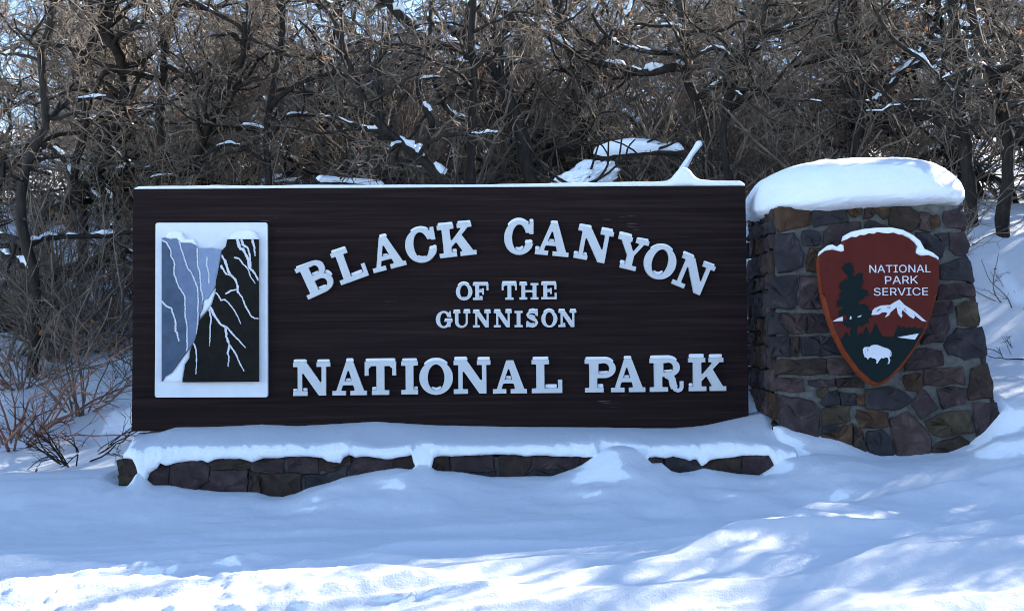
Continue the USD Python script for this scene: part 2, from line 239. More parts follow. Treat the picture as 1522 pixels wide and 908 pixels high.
def R(a, b, c, d): return box(a, b, c, d)
def Pg(*p): return Polygon(p).buffer(0)
def El(cx, cy, rx, ry): return affinity.scale(Point(cx, cy).buffer(1, 24), rx, ry, origin=(cx, cy))
def Br(pts, w): return LineString(pts).buffer(w, cap_style=2, join_style=1)
def U(*s): return unary_union(s)
def bowl(x0, cx, rx, y0, y1, t=.125, s=.19):
    cy, ry = (y0 + y1) / 2, (y1 - y0) / 2
    return U(R(x0, y0, cx, y1), El(cx, cy, rx, ry)).difference(U(R(x0 + .1, y0 + t, cx, y1 - t), El(cx, cy, rx - s, ry - t)))
stem = lambda: R(.13, 0, .36, 1)
ring = lambda w: El(w / 2, .5, w / 2, .52).difference(El(w / 2, .5, w / 2 - .25, .405))
GL = {
 'I': (.50, lambda: U(R(.135, 0, .365, 1), R(0, 0, .5, .135), R(0, .865, .5, 1))),
 'N': (1.12, lambda: U(R(.14, 0, .27, 1), R(0, 0, .43, .135), R(0, .865, .36, 1), R(.86, .1, .99, 1), R(.71, .865, 1.12, 1), Pg((.12, 1), (.40, 1), (.99, .16), (.99, 0), (.78, 0), (.2, .82)))),
 'A': (1.05, lambda: U(Pg((.42, 1), (.56, 1), (.25, .1), (.11, .1)), Pg((.43, 1), (.64, 1), (.98, .1), (.70, .1)), R(.25, .30, .78, .42), R(0, 0, .41, .135), R(.55, 0, 1.05, .135))),
 'T': (.95, lambda: U(R(.355, 0, .595, 1), R(0, .865, .95, 1), R(0, .58, .115, 1), R(.835, .58, .95, 1), R(.215, 0, .735, .135), El(.115, .865, .06, .06), El(.835, .865, .06, .06))),
 'O': (1.0, lambda: ring(1.0)),
 'L': (.87, lambda: U(stem(), R(0, .865, .50, 1), R(0, 0, .87, .14), R(.755, 0, .87, .40))),
 'P': (.92, lambda: U(stem(), R(0, 0, .55, .135), R(0, .865, .5, 1), bowl(.3, .58, .34, .43, 1.0))),
 'R': (1.0, lambda: U(stem(), R(0, 0, .53, .135), R(0, .865, .5, 1), bowl(.3, .56, .33, .45, 1.0), Br([(.48, .50), (.60, .46), (.66, .36), (.69, .20), (.73, .11)], .10), Br([(.70, .16), (.75, .055), (.83, .03), (.90, .055), (.935, .13), (.94, .31)], .055))),
 'K': (1.07, lambda: U(stem(), R(0, .865, .48, 1), R(0, 0, .5, .135), Pg((.34, .44), (.34, .27), (.92, .9), (.74, .9)), R(.58, .865, 1.0, 1), Pg((.47, .52), (.66, .70), (1.0, .1), (.70, .1)), R(.60, 0, 1.07, .135))),
 'B': (.93, lambda: U(stem(), R(0, 0, .56, .13), R(0, .87, .56, 1), bowl(.3, .55, .31, .47, 1.0), bowl(.3, .57, .36, .0, .56))),
 'C': (.93, lambda: U(ring(.95).difference(R(.60, .33, 1.2, .655)), R(.80, .62, .92, 1.0), Br([(.82, .20), (.87, .34)], .05))),
 'G': (1.0, lambda: U(ring(.95).difference(R(.60, .33, 1.2, .655)), R(.80, .64, .90, 1.0), R(.50, .37, 1.0, .48), R(.71, .06, .88, .45))),
 'Y': (1.0, lambda: U(R(.40, 0, .62, .5), R(.25, 0, .77, .135), Pg((.10, .9), (.37, .9), (.62, .46), (.41, .42)), Pg((.74, .9), (.88, .9), (.60, .42), (.50, .46)), R(0, .865, .46, 1), R(.58, .865, 1.0, 1))),
 'F': (.90, lambda: U(stem(), R(0, .87, .90, 1), R(.78, .58, .90, 1), R(.3, .45, .6, .57), R(.53, .32, .64, .70), R(0, 0, .56, .135))),
 'E': (.93, lambda: U(stem(), R(0, .87, .91, 1), R(.79, .60, .91, 1), R(.3, .45, .6, .57), R(.53, .33, .64, .69), R(0, 0, .93, .135), R(.81, 0, .93, .40))),
 'H': (1.15, lambda: U(R(.12, 0, .35, 1), R(.80, 0, 1.03, 1), R(.3, .44, .85, .565), R(0, 0, .47, .135), R(0, .865, .47, 1), R(.68, 0, 1.15, .135), R(.68, .865, 1.15, 1))),
 'U': (1.06, lambda: U(R(.11, .36, .32, 1), R(.78, .36, .90, 1), R(0, .865, .44, 1), R(.63, .865, 1.06, 1), U(El(.505, .36, .395, .38)).difference(U(El(.55, .38, .23, .27), R(.32, .36, .78, 1))).intersection(R(0, -.1, 1.1, .37)))),
 'S': (.82, lambda: U(Br([(.70, .76), (.62, .89), (.44, .945), (.25, .90), (.145, .77), (.20, .64), (.40, .54), (.60, .44), (.68, .28), (.60, .13), (.42, .055), (.22, .10), (.10, .24)], .082), Br([(.30, .60), (.42, .53), (.56, .47)], .115), R(.68, .68, .76, 1.0), R(.04, 0, .12, .32)))}
LETTERS = [('B', 459.2, 445.6, 25, 45.8, 49.3), ('L', 507.9, 424.3, 20, 43.5, 49.3), ('A', 556.2, 406.6, 14.7, 50.4, 48.9), ('C', 606.9, 393.6, 9.5, 46.5, 49.3), ('K', 654.3, 384.5, 6.4, 55, 48.4),
    ('C', 748.8, 378, -1, 43.8, 49), ('A', 794.7, 378.1, -5.4, 49.8, 48.5), ('N', 851.7, 383.3, -10.7, 53, 48), ('Y', 908.8, 395.1, -13.5, 46.5, 47.5), ('O', 950.4, 406.8, -17, 48, 49), ('N', 996.9, 421.3, -23, 52, 48),
    ('O', 677.8, 446.2, .4, 24.4, 24.6), ('F', 703, 446, .4, 23.2, 24.4), ('T', 745.9, 445.7, .4, 22.4, 24.4), ('H', 771.9, 445.5, .4, 28.4, 24.4), ('E', 804.2, 445.2, .4, 23.2, 24.4),
    ('G', 648.1, 487.3, .4, 24.8, 24.4), ('U', 673.8, 487, .4, 25.5, 24.4), ('N', 703, 486.9, .4, 26.6, 24.4), ('N', 734.1, 486.7, .4, 26.8, 24.4), ('I', 764.8, 486.5, .4, 12.1, 24.4), ('S', 780.9, 486.4, .4, 20.2, 24.4), ('O', 804.5, 486.3, .4, 23.8, 24.4), ('N', 829.9, 486.1, .4, 26.6, 24.4),
    ('N', 436.8, 588.1, .6, 54.7, 49.2), ('A', 494.9, 587.4, .6, 50.7, 49), ('T', 543, 586.7, .6, 46.2, 49), ('I', 597, 586, .6, 24.6, 49), ('O', 623.8, 585.7, .6, 49.6, 48.5), ('N', 674.8, 585, .6, 54.5, 49), ('A', 732.7, 584.8, .6, 50.4, 49), ('L', 790.5, 584, .6, 44.8, 49),
    ('P', 869.4, 583, .6, 45.6, 49), ('A', 908, 582.6, .6, 50.4, 49), ('R', 965.5, 582, .6, 50.1, 49), ('K', 1023.1, 581, .6, 55.2, 49)]
rng = np.random.default_rng(11)
def snow_above(shape, h, rng, keep=1.0, r=.35, lim=None):
    """What a fall of snow of depth h leaves on the upward edges of an upright flat piece."""
    n = 7; s = unary_union([affinity.translate(shape, rng.normal(0, h * .06), h * (k + 1) / n) for k in range(n)]).difference(shape.buffer(h * .02))
    s = s.buffer(-h * r).buffer(h * r * .95, join_style=1)
    out = []
    for g in getattr(s, 'geoms', [s]):
        if g.is_empty or g.area < h * h * .9 or rng.random() > keep * (1 if g.area > h * h * 1.3 else .6): continue
        b = g.bounds; ins = min(.06 * (b[2] - b[0]), h * .25)
        g = affinity.scale(g, 1 - 2 * ins / (b[2] - b[0]), rng.uniform(.65, 1.02), origin=((b[0] + b[2]) / 2 + rng.normal(0, ins * .4), b[1]))
        out.append(g)
    return unary_union(out) if out else None
def soft(pl, shape, w0, w1, r=.008):                      # a rounded lump: steps in towards its front
    parts = []
    for k, (d, w) in enumerate(((0, w0), (0, w1 - r), (r * .35, w1 - r * .35), (r, w1))):
        parts.append((shape.buffer(-d) if d else shape, w))
    ms = [pl.solid(parts[0][0], w0, w1 - r), pl.solid(parts[2][0], w1 - r * 1.2, w1 - r * .4), pl.solid(parts[3][0], w1 - r * 1.2, w1)]
    ms = [m for m in ms if m is not None]
    return trimesh.util.concatenate(ms) if ms else None
for i, (ch, px, py, ang, wpx, hpx) in enumerate(LETTERS):
    w, fn = GL[ch]; g = fn().buffer(.028, join_style=1).buffer(-.028, join_style=1)
    s = 11.0 / F_
    g = affinity.scale(g, wpx / w * s, hpx * s, origin=(0, 0))
    g = affinity.rotate(g, ang - .37, origin=(0, 0)); u, v = BP.uv(px, py); g = affinity.translate(g, u, v)
    small = hpx < 30; dep = .028 if small else .042
    l = obj('letter', BP.solid(g, .001, dep), 'white_paint', sign)
    sn = snow_above(g, .016 if small else .030, rng, .6 if small else .88)
    if sn is not None:
        for g1 in getattr(sn, 'geoms', [sn]):
            m = soft(BP, g1, .003, dep * .55, .004)
            if m is not None: obj('snow_layer', m, 'snow', l)

# the canyon picture panel on the board
A6 = (225, 325, 6.483); A7 = (225, 455, 6.483)
fr = BP.poly([(233, 332), (398.5, 331.5), (399, 590), (232, 590.5)]).buffer(-.018).buffer(.018)
panel = obj('picture_panel', BP.solid(fr, .001, .040), 'panel_white', sign, smooth=30)
def off(pts): return [(x, y + 130 * 6.483) for x, y in pts]      # A7 coordinates as A6 ones
black = BP.poly([(748, 208), (1046, 208)] + off([(1048, 726), (318, 732)]) + off([(345, 560), (385, 500), (395, 420), (425, 360), (460, 270), (475, 150), (575, 35)]) + [(570, 875), (600, 830), (640, 700), (640, 600), (690, 400), (700, 310), (735, 275)], *A6)
blue = BP.poly([(118, 195), (150, 188), (200, 205), (260, 198), (300, 240), (400, 243), (440, 260), (460, 292), (540, 292), (600, 288), (690, 310), (650, 560), (640, 640), (560, 770), (510, 790), (505, 880)] + off([(480, 80), (478, 140), (455, 260), (430, 345), (330, 470), (210, 640), (150, 675), (118, 724)]), *A6)
seam1 = [(118, 212), (165, 240), (205, 310), (208, 370), (240, 420), (238, 540), (280, 655), (340, 750), (345, 880)] + off([(345, 100), (362, 200), (362, 440)])
seam2 = [(285, 225), (320, 340), (365, 480), (405, 530), (462, 665), (470, 800), (462, 900)] + off([(470, 60), (462, 180), (450, 270)])
seam3 = [(460, 285), (462, 450), (485, 530), (495, 690), (512, 740), (512, 850)]
def streak(pts, w, taper=True):
    L = LineString([BP.uv(A6[0] + x / A6[2], A6[1] + y / A6[2]) for x, y in pts]); L = LineString([p for p in L.segmentize(.012).coords])
    c = np.array(L.coords); rr = np.random.default_rng(len(pts) * 7 + int(pts[0][0])); n = len(c); c[1:-1] += rr.normal(0, .0012, (n - 2, 2))
    k = np.linspace(0, 1, n); ww = w * (1 - .55 * k * taper) * rr.uniform(.75, 1.3, n)
    return unary_union([LineString(c[i:i + 2]).buffer(ww[i]) for i in range(n - 1)])
def left_of(pts):
    return BP.poly([(-50, -50)] + [(pts[0][0], -50)] + pts + [(pts[-1][0], 1900), (-50, 1900)], *A6)
z1, z2, z3 = left_of(seam1), left_of(seam2), left_of(seam3)
obj('cliff', BP.solid(blue.intersection(z1), .040, .066), 'cliff_dark_blue', panel)
obj('cliff', BP.solid(blue.intersection(z2).difference(z1), .040, .066), 'cliff_blue', panel)
obj('cliff', BP.solid(blue.intersection(z3).difference(z2).difference(z1), .040, .066), 'cliff_blue', panel)
obj('cliff', BP.solid(blue.difference(z3).difference(z2).difference(z1), .040, .066), 'cliff_pale_blue', panel)
obj('cliff', BP.solid(black, .040, .075), 'cliff_black', panel)
for pts, w, base in ((seam1, .0042, blue), (seam2, .0040, blue), (seam3, .0040, blue), ([(553, 380), (550, 450), (572, 540), (570, 625)], .004, blue), ([(118, 800), (170, 850), (210, 865)] + off([(240, 110), (255, 180), (252, 240), (268, 260), (282, 335)]), .0052, blue),
        ([(845, 210), (870, 300), (900, 300), (950, 400), (960, 480), (1010, 530), (1046, 600)], .0105, black), ([(885, 215), (900, 260), (945, 290), (965, 370), (975, 470)], .0085, black), ([(990, 210), (1010, 300), (1015, 365)], .0085, black),
        ([(820, 383), (860, 390), (905, 450), (945, 490), (975, 570), (1015, 628)], .0055, black), ([(700, 365), (735, 430), (770, 540), (825, 590), (850, 660), (850, 710), (890, 760), (930, 860), (985, 950)] + off([(1000, 115), (1046, 125)]), .0082, black),
        ([(692, 465), (740, 540), (800, 565)], .0070, black), ([(735, 728), (790, 695), (840, 690)], .0062, black), ([(628, 718), (650, 725), (690, 790), (730, 785), (790, 850), (830, 910)] + off([(850, 110), (878, 172)]), .0055, black),
        (off([(575, 0), (600, 45), (650, 130), (690, 180), (750, 210), (800, 270), (850, 320), (922, 400)]), .0088, black), (off([(735, 215), (740, 290), (770, 370), (830, 460), (860, 530), (908, 622)]), .0078, black),
        (off([(768, 380), (755, 450), (765, 490), (758, 578)]), .0062, black), (off([(575, 30), (595, 120), (585, 220), (580, 385)]), .0055, black), (off([(428, 362), (450, 410), (455, 560), (448, 650)]), .0055, black)):
    top = .066 if base is blue else .075
    sh = streak(pts, w, base is black).intersection(base)
    if not sh.is_empty: obj('white_streak', BP.solid(sh, top - .004, top + .003), 'arrow_white', panel)
for ps in ([(150, 190), (190, 140), (240, 128), (310, 145), (345, 205), (430, 215), (455, 270), (440, 258), (400, 240), (300, 238), (262, 197), (205, 204)], [(755, 205), (785, 160), (850, 130), (940, 120), (1010, 140), (1045, 200), (1040, 210), (760, 210)]):
    obj('snow_layer', soft(BP, BP.poly(ps, *A6).buffer(.006).buffer(-.003), .041, .071, .012), 'snow', panel)
obj('snow_layer', soft(BP, BP.poly([(640, 660), (600, 700), (560, 770), (520, 785), (510, 850), (480, 930)] + off([(482, 120), (520, 80), (560, 40), (578, 20)]) + [(600, 830), (630, 740)], *A6), .041, .060, .01), 'snow', panel)
obj('snow_layer', soft(BP, BP.poly(off([(425, 362), (330, 475), (210, 640), (150, 672), (120, 728), (320, 728), (345, 560), (385, 500), (395, 425)]), *A6), .041, .056, .01), 'snow', panel)

# snow along the top edge of the board, with its knob
def tubes(P, Rr, sides=5):
    P = np.asarray(P, float); N, K, _ = P.shape
    T = np.gradient(P, axis=1); T /= np.linalg.norm(T, axis=2, keepdims=True) + 1e-12
    m = T[:, 0]; ref = np.where(np.abs(m[:, 2:]) < .9, [[0, 0, 1.0]], [[1.0, 0, 0]])[:, None]
    A = np.cross(T, ref); A /= np.linalg.norm(A, axis=2, keepdims=True) + 1e-12; B = np.cross(T, A)
    an = np.arange(sides) * 2 * np.pi / sides
    V = P[:, :, None] + np.asarray(Rr)[:, :, None, None] * (np.cos(an)[:, None] * A[:, :, None] + np.sin(an)[:, None] * B[:, :, None])
    idx = np.arange(N * K * sides).reshape(N, K, sides); a, b = idx[:, :-1], idx[:, 1:]; a2, b2 = np.roll(a, -1, 2), np.roll(b, -1, 2)
    F = np.concatenate([np.stack([a, b, b2], -1).reshape(-1, 3), np.stack([a, b2, a2], -1).reshape(-1, 3)])
    return V.reshape(-1, 3), F
def join(ms):
    ms = [m for m in ms if m is not None and len(m[0])]; n = 0; V, F = [], []
    for v, f in ms: V.append(v); F.append(f + n); n += len(v)
    return np.vstack(V), np.vstack(F)
def loft(rings, closed=True, caps=True):                  # rings: (n, m, 3)
    n, m, _ = rings.shape; idx = np.arange(n * m).reshape(n, m); a, b = idx[:-1], idx[1:]; a2, b2 = np.roll(a, -1, 1), np.roll(b, -1, 1)
    if not closed: a, b, a2, b2 = a[:, :-1], b[:, :-1], a2[:, :-1], b2[:, :-1]
    F = [np.stack([a, b, b2], -1).reshape(-1, 3), np.stack([a, b2, a2], -1).reshape(-1, 3)]
    if caps and closed:
        F += [np.array([(0, i, i + 1) for i in range(1, m - 1)]), np.array([((n - 1) * m, (n - 1) * m + i + 1, (n - 1) * m + i) for i in range(1, m - 1)])]
    t = trimesh.Trimesh(rings.reshape(-1, 3), np.vstack(F), process=False); t.fix_normals(); return t
u0, vt0 = BP.uv(200, 281); u1, vt1 = BP.uv(1107, 276); us = np.linspace(u0, u1, 320); ut, _ = BP.uv(1017, 276)
vt = np.interp(us, [u0, u1], [vt0, vt1]) - .004
hh = .030 + .010 * (meshkit.fbm(np.stack([us * 3, 0 * us, 0 * us], -1), 3, 4) - .5) + .012 * np.clip((us - ut + 1.2) / 1.2, 0, 1)
hh = hh + .085 * np.exp(-(np.abs(us - ut) / .075) ** 2.6) + .02 * np.exp(-((us - ut) / .16) ** 2); hh *= np.clip(np.minimum(us - u0, u1 - us) / .03, .15, 1) ** .5
sec = [(0, -.004), (.25, .006), (.6, .008), (.88, -.003), (1, -.03), (1, -.10), (.85, -.135), (.5, -.142), (0, -.138)]
rg = np.stack([np.stack([us, vt + hh * a, 0 * us + w], -1) for a, w in sec], 1)
obj('sign_top_snow', loft(BP.world(rg.reshape(-1, 3)).reshape(rg.shape)), 'snow', smooth=50, label='thin strip of snow with a small knob lying along the top edge of the brown sign', cat='snow')

# ------------------------------------------------------------------ the stone ledge under the sign and its snow
LP = Plane((0, WALL_Y, .7), (1, 0, 0), (0, 0, 1))
wall = thing('stone_ledge', 'low dark rubble stone wall showing through gaps in the snow below the sign', 'wall')
xl, xr = LP.uv(183, 700)[0], LP.uv(1148, 700)[0]
cm = trimesh.creation.box(bounds=[(xl, WALL_Y + .004, .1), (xr, .1, .862)]); obj('mortar_core', cm, 'mortar', wall)
rng = np.random.default_rng(5)
Z7, Z8 = (170, 620, 3.903), (560, 640, 2.378)
for z, c, pts in [(Z7, 'n', [(20, 250), (105, 245), (135, 320), (120, 335), (35, 332)]), (Z7, 't', [(30, 338), (140, 338), (160, 360), (150, 420), (35, 420)]), (Z7, 'p', [(175, 345), (265, 250), (318, 260), (312, 425), (200, 420)]), (Z7, 'p', [(328, 255), (510, 235), (550, 290), (540, 370), (465, 425), (330, 425)]),
        (Z7, 'n', [(562, 245), (640, 225), (750, 225), (790, 250), (780, 292), (562, 298)]), (Z7, 'p', [(560, 312), (770, 307), (775, 450), (480, 450), (545, 370)]), (Z7, 'n', [(788, 320), (842, 320), (842, 450), (785, 450)]), (Z7, 'p', [(800, 220), (978, 220), (978, 312), (802, 307)]),
        (Z7, 'n', [(852, 330), (1085, 325), (1090, 480), (858, 480)]), (Z7, 'p', [(1005, 210), (1135, 210), (1180, 230), (1178, 325), (1015, 312)]), (Z7, 'n', [(1188, 225), (1320, 220), (1365, 205), (1372, 250), (1240, 315), (1192, 300)]), (Z7, 'b', [(1105, 338), (1240, 327), (1352, 292), (1342, 420), (1110, 430)]),
        (Z7, 'p', [(1385, 230), (1470, 215), (1600, 220), (1615, 330), (1500, 350), (1372, 345), (1372, 290)]), (Z8, 'n', [(45, 78), (140, 78), (150, 150), (100, 155), (48, 135)]), (Z8, 'n', [(203, 80), (252, 80), (256, 160), (205, 160)]), (Z8, 'p', [(259, 80), (407, 80), (415, 140), (262, 142)]), (Z8, 'b', [(262, 147), (418, 145), (418, 185), (262, 185)]),
        (Z8, 'n', [(436, 82), (542, 82), (542, 128), (510, 170), (436, 170)]), (Z8, 'p', [(550, 80), (716, 82), (704, 136), (550, 134)]), (Z8, 'b', [(515, 172), (552, 140), (700, 142), (690, 175)]), (Z8, 'n', [(722, 82), (785, 80), (775, 125), (712, 140)]), (Z8, 'p', [(940, 84), (1008, 86), (1010, 130), (945, 130)]),
        (Z8, 'b', [(1015, 82), (1060, 78), (1130, 90), (1155, 130), (1120, 170), (1020, 165)]), (Z8, 'n', [(1162, 130), (1180, 90), (1281, 82), (1286, 165), (1200, 170)]), (Z8, 'p', [(1290, 82), (1395, 78), (1415, 110), (1390, 170), (1292, 170)])]:
    obj('stone', stone_mesh(LP, LP.poly(pts, *z), rng, .017), STONE[c], wall, smooth=42)
for k in range(4):                                        # the ledge's end towards the shrubs
    EP = Plane((xl, -.3, .7), (0, -1, 0), (0, 0, 1)); a = -.25 + .135 * k
    obj('stone', stone_mesh(EP, box(a + .01, -.25 + .02 * (k % 2), a + .125, .0 + .03 * (k % 2)), rng), STONE['ntpn'[k]], wall, smooth=42)
TOPE = [(176, 683), (196, 683), (203, 697), (209, 722), (214, 722), (221, 702), (234, 694), (238, 688), (247, 692), (255, 689), (283, 685), (298, 683), (308, 686), (324, 681.5), (355, 681), (365, 684), (375, 686), (388, 681.5), (416, 680), (431, 678), (457, 678.5), (478, 680), (488, 686.7), (506, 688), (511, 679), (519, 675), (529, 680), (539, 678.5), (560, 680),
        (579, 682), (612, 676), (615, 690), (629, 705), (640, 700), (645, 680), (650, 678.5), (732, 675), (791, 677), (854, 678), (884, 679), (892, 705), (955, 705), (964, 680), (974, 678.7), (989, 681), (1001, 678), (1025, 684), (1035, 682), (1043.6, 692.6), (1054, 684), (1077, 680), (1102, 677), (1144, 677), (1151, 690), (1157, 705), (1190, 705)]
CONT = [(176, 676), (186, 655), (196, 643), (215, 645), (240, 641), (262, 634), (330, 632.5), (390, 629.5), (440, 632), (560, 626), (640, 631), (740, 633.5), (900, 635), (1000, 637), (1050, 632), (1115, 618), (1133, 615), (1152, 622), (1165, 640), (1190, 660)]
CRST = [(176, 680), (190, 668), (230, 664), (300, 661), (400, 658), (480, 660), (520, 655), (560, 662), (640, 658), (700, 660), (800, 658), (900, 655), (960, 660), (1040, 660), (1100, 655), (1150, 660), (1190, 672)]
xs = np.arange(LP.uv(177, 690)[0], LP.uv(1186, 690)[0], .011)
zl, zc, zk = zline(TOPE, WALL_Y - .05, xs), zline(CONT, -.01, xs), zline(CRST, -.60, xs) + .012
nz = lambda f, s: meshkit.fbm(np.stack([xs * f, 0 * xs, 0 * xs + s], -1), 3, s) - .5
ovh = .03 * nz(3, 3) + .05 * nz(.9, 8); zl = zl + .010 * nz(14, 5); zk = np.maximum(zk, zl + .03) + .02 * nz(2.2, 6)
end = np.clip((xs - xs[0]) / .16, 0, 1) ** .5
P_ = [(.13, zc - .3), (.13, zc + .01), (.0, zc), (-.12, zc - .012 + .012 * nz(2, 9)), (-.26, zc * .60 + zk * .40 + .014 * nz(2, 12)), (-.38, zc * .25 + zk * .75 + .014), (-.50 - ovh * .4, zk + .012), (-.575 - ovh * .7, zk - .004), (-.625 - ovh, zk * .86 + zl * .14), (-.655 - ovh, zk * .62 + zl * .38), (-.668 - ovh, zk * .36 + zl * .64), (-.664 - ovh * .8, zk * .13 + zl * .87), (-.648 - ovh * .4, zl), (-.625, zl - .002), (-.605, zl + .012), (-.3, zl + .02), (-.1, zc - .3)]
rg = np.stack([np.stack([xs, -.25 + (y + .25) * (.55 + .45 * end) + 0 * xs, z + 0 * xs], -1) for y, z in P_], 1)
rg[:, :, 2] += .006 * (meshkit.fbm(rg * 9, 3, 17) - .5); rg[:, 5:14, 1] += .05 * (meshkit.fbm(rg[:, 5:14] * 13, 4, 19) - .5); rg[:, 9:15, 2] += .012 * (meshkit.fbm(rg[:, 9:15] * 26, 3, 23) - .5)
obj('ledge_snow', loft(rg), 'snow', smooth=60, label='thick rounded snow layer with an overhanging edge lying on the stone ledge below the sign', cat='snow')

# ------------------------------------------------------------------ the stone pillar
a0, a1 = at_y(1300, 675, PIL_Y - .02), at_y(1300, 312, PIL_Y + .13)
PP = Plane(a0, (1, 0, 0), a1 - a0)
pil = thing('stone_pillar', 'tapering rubble stone pillar carrying the red arrowhead emblem at the right end of the sign', 'pillar')
LE = [(1153, 300), (1150, 330), (1149, 420), (1152, 560), (1157, 690), (1158, 760)]
RE = [(1428, 300), (1432, 330), (1438, 400), (1450, 480), (1462, 540), (1474, 590), (1486, 640), (1494, 690), (1500, 760)]
lu, ru = np.array([PP.uv(*p) for p in LE]), np.array([PP.uv(*p) for p in RE])
vtop = PP.uv(1290, 306)[1]; vs = np.linspace(-.45, vtop, 9)
fl = np.interp(-vs, -lu[:, 1], lu[:, 0]); frr = np.interp(-vs, -ru[:, 1], ru[:, 0])
YB = 1.0
rg = []
for v, l, r in zip(vs, fl, frr):
    w = PP.world(np.array([[l + .02, v, -.004], [r - .02, v, -.004]])); t = (v - vs[0]) / (vs[-1] - vs[0])
    rg.append([w[0], w[1], [w[1][0] + .04, .2, w[1][2]], [w[1][0] - .01, YB - .12 * t, w[1][2]], [w[0][0] + .02, YB - .12 * t, w[0][2]]])
obj('mortar_core', loft(np.array(rg)), 'mortar', pil)
ZA, ZB, ZC, ZD, ZE, ZF, ZG = (1100, 290, 7.565), (1100, 400, 7.565), (1100, 510, 7.565), (1290, 290, 7.565), (1290, 400, 7.565), (1290, 510, 5.045), (1100, 590, 7.565)
rng = np.random.default_rng(8)
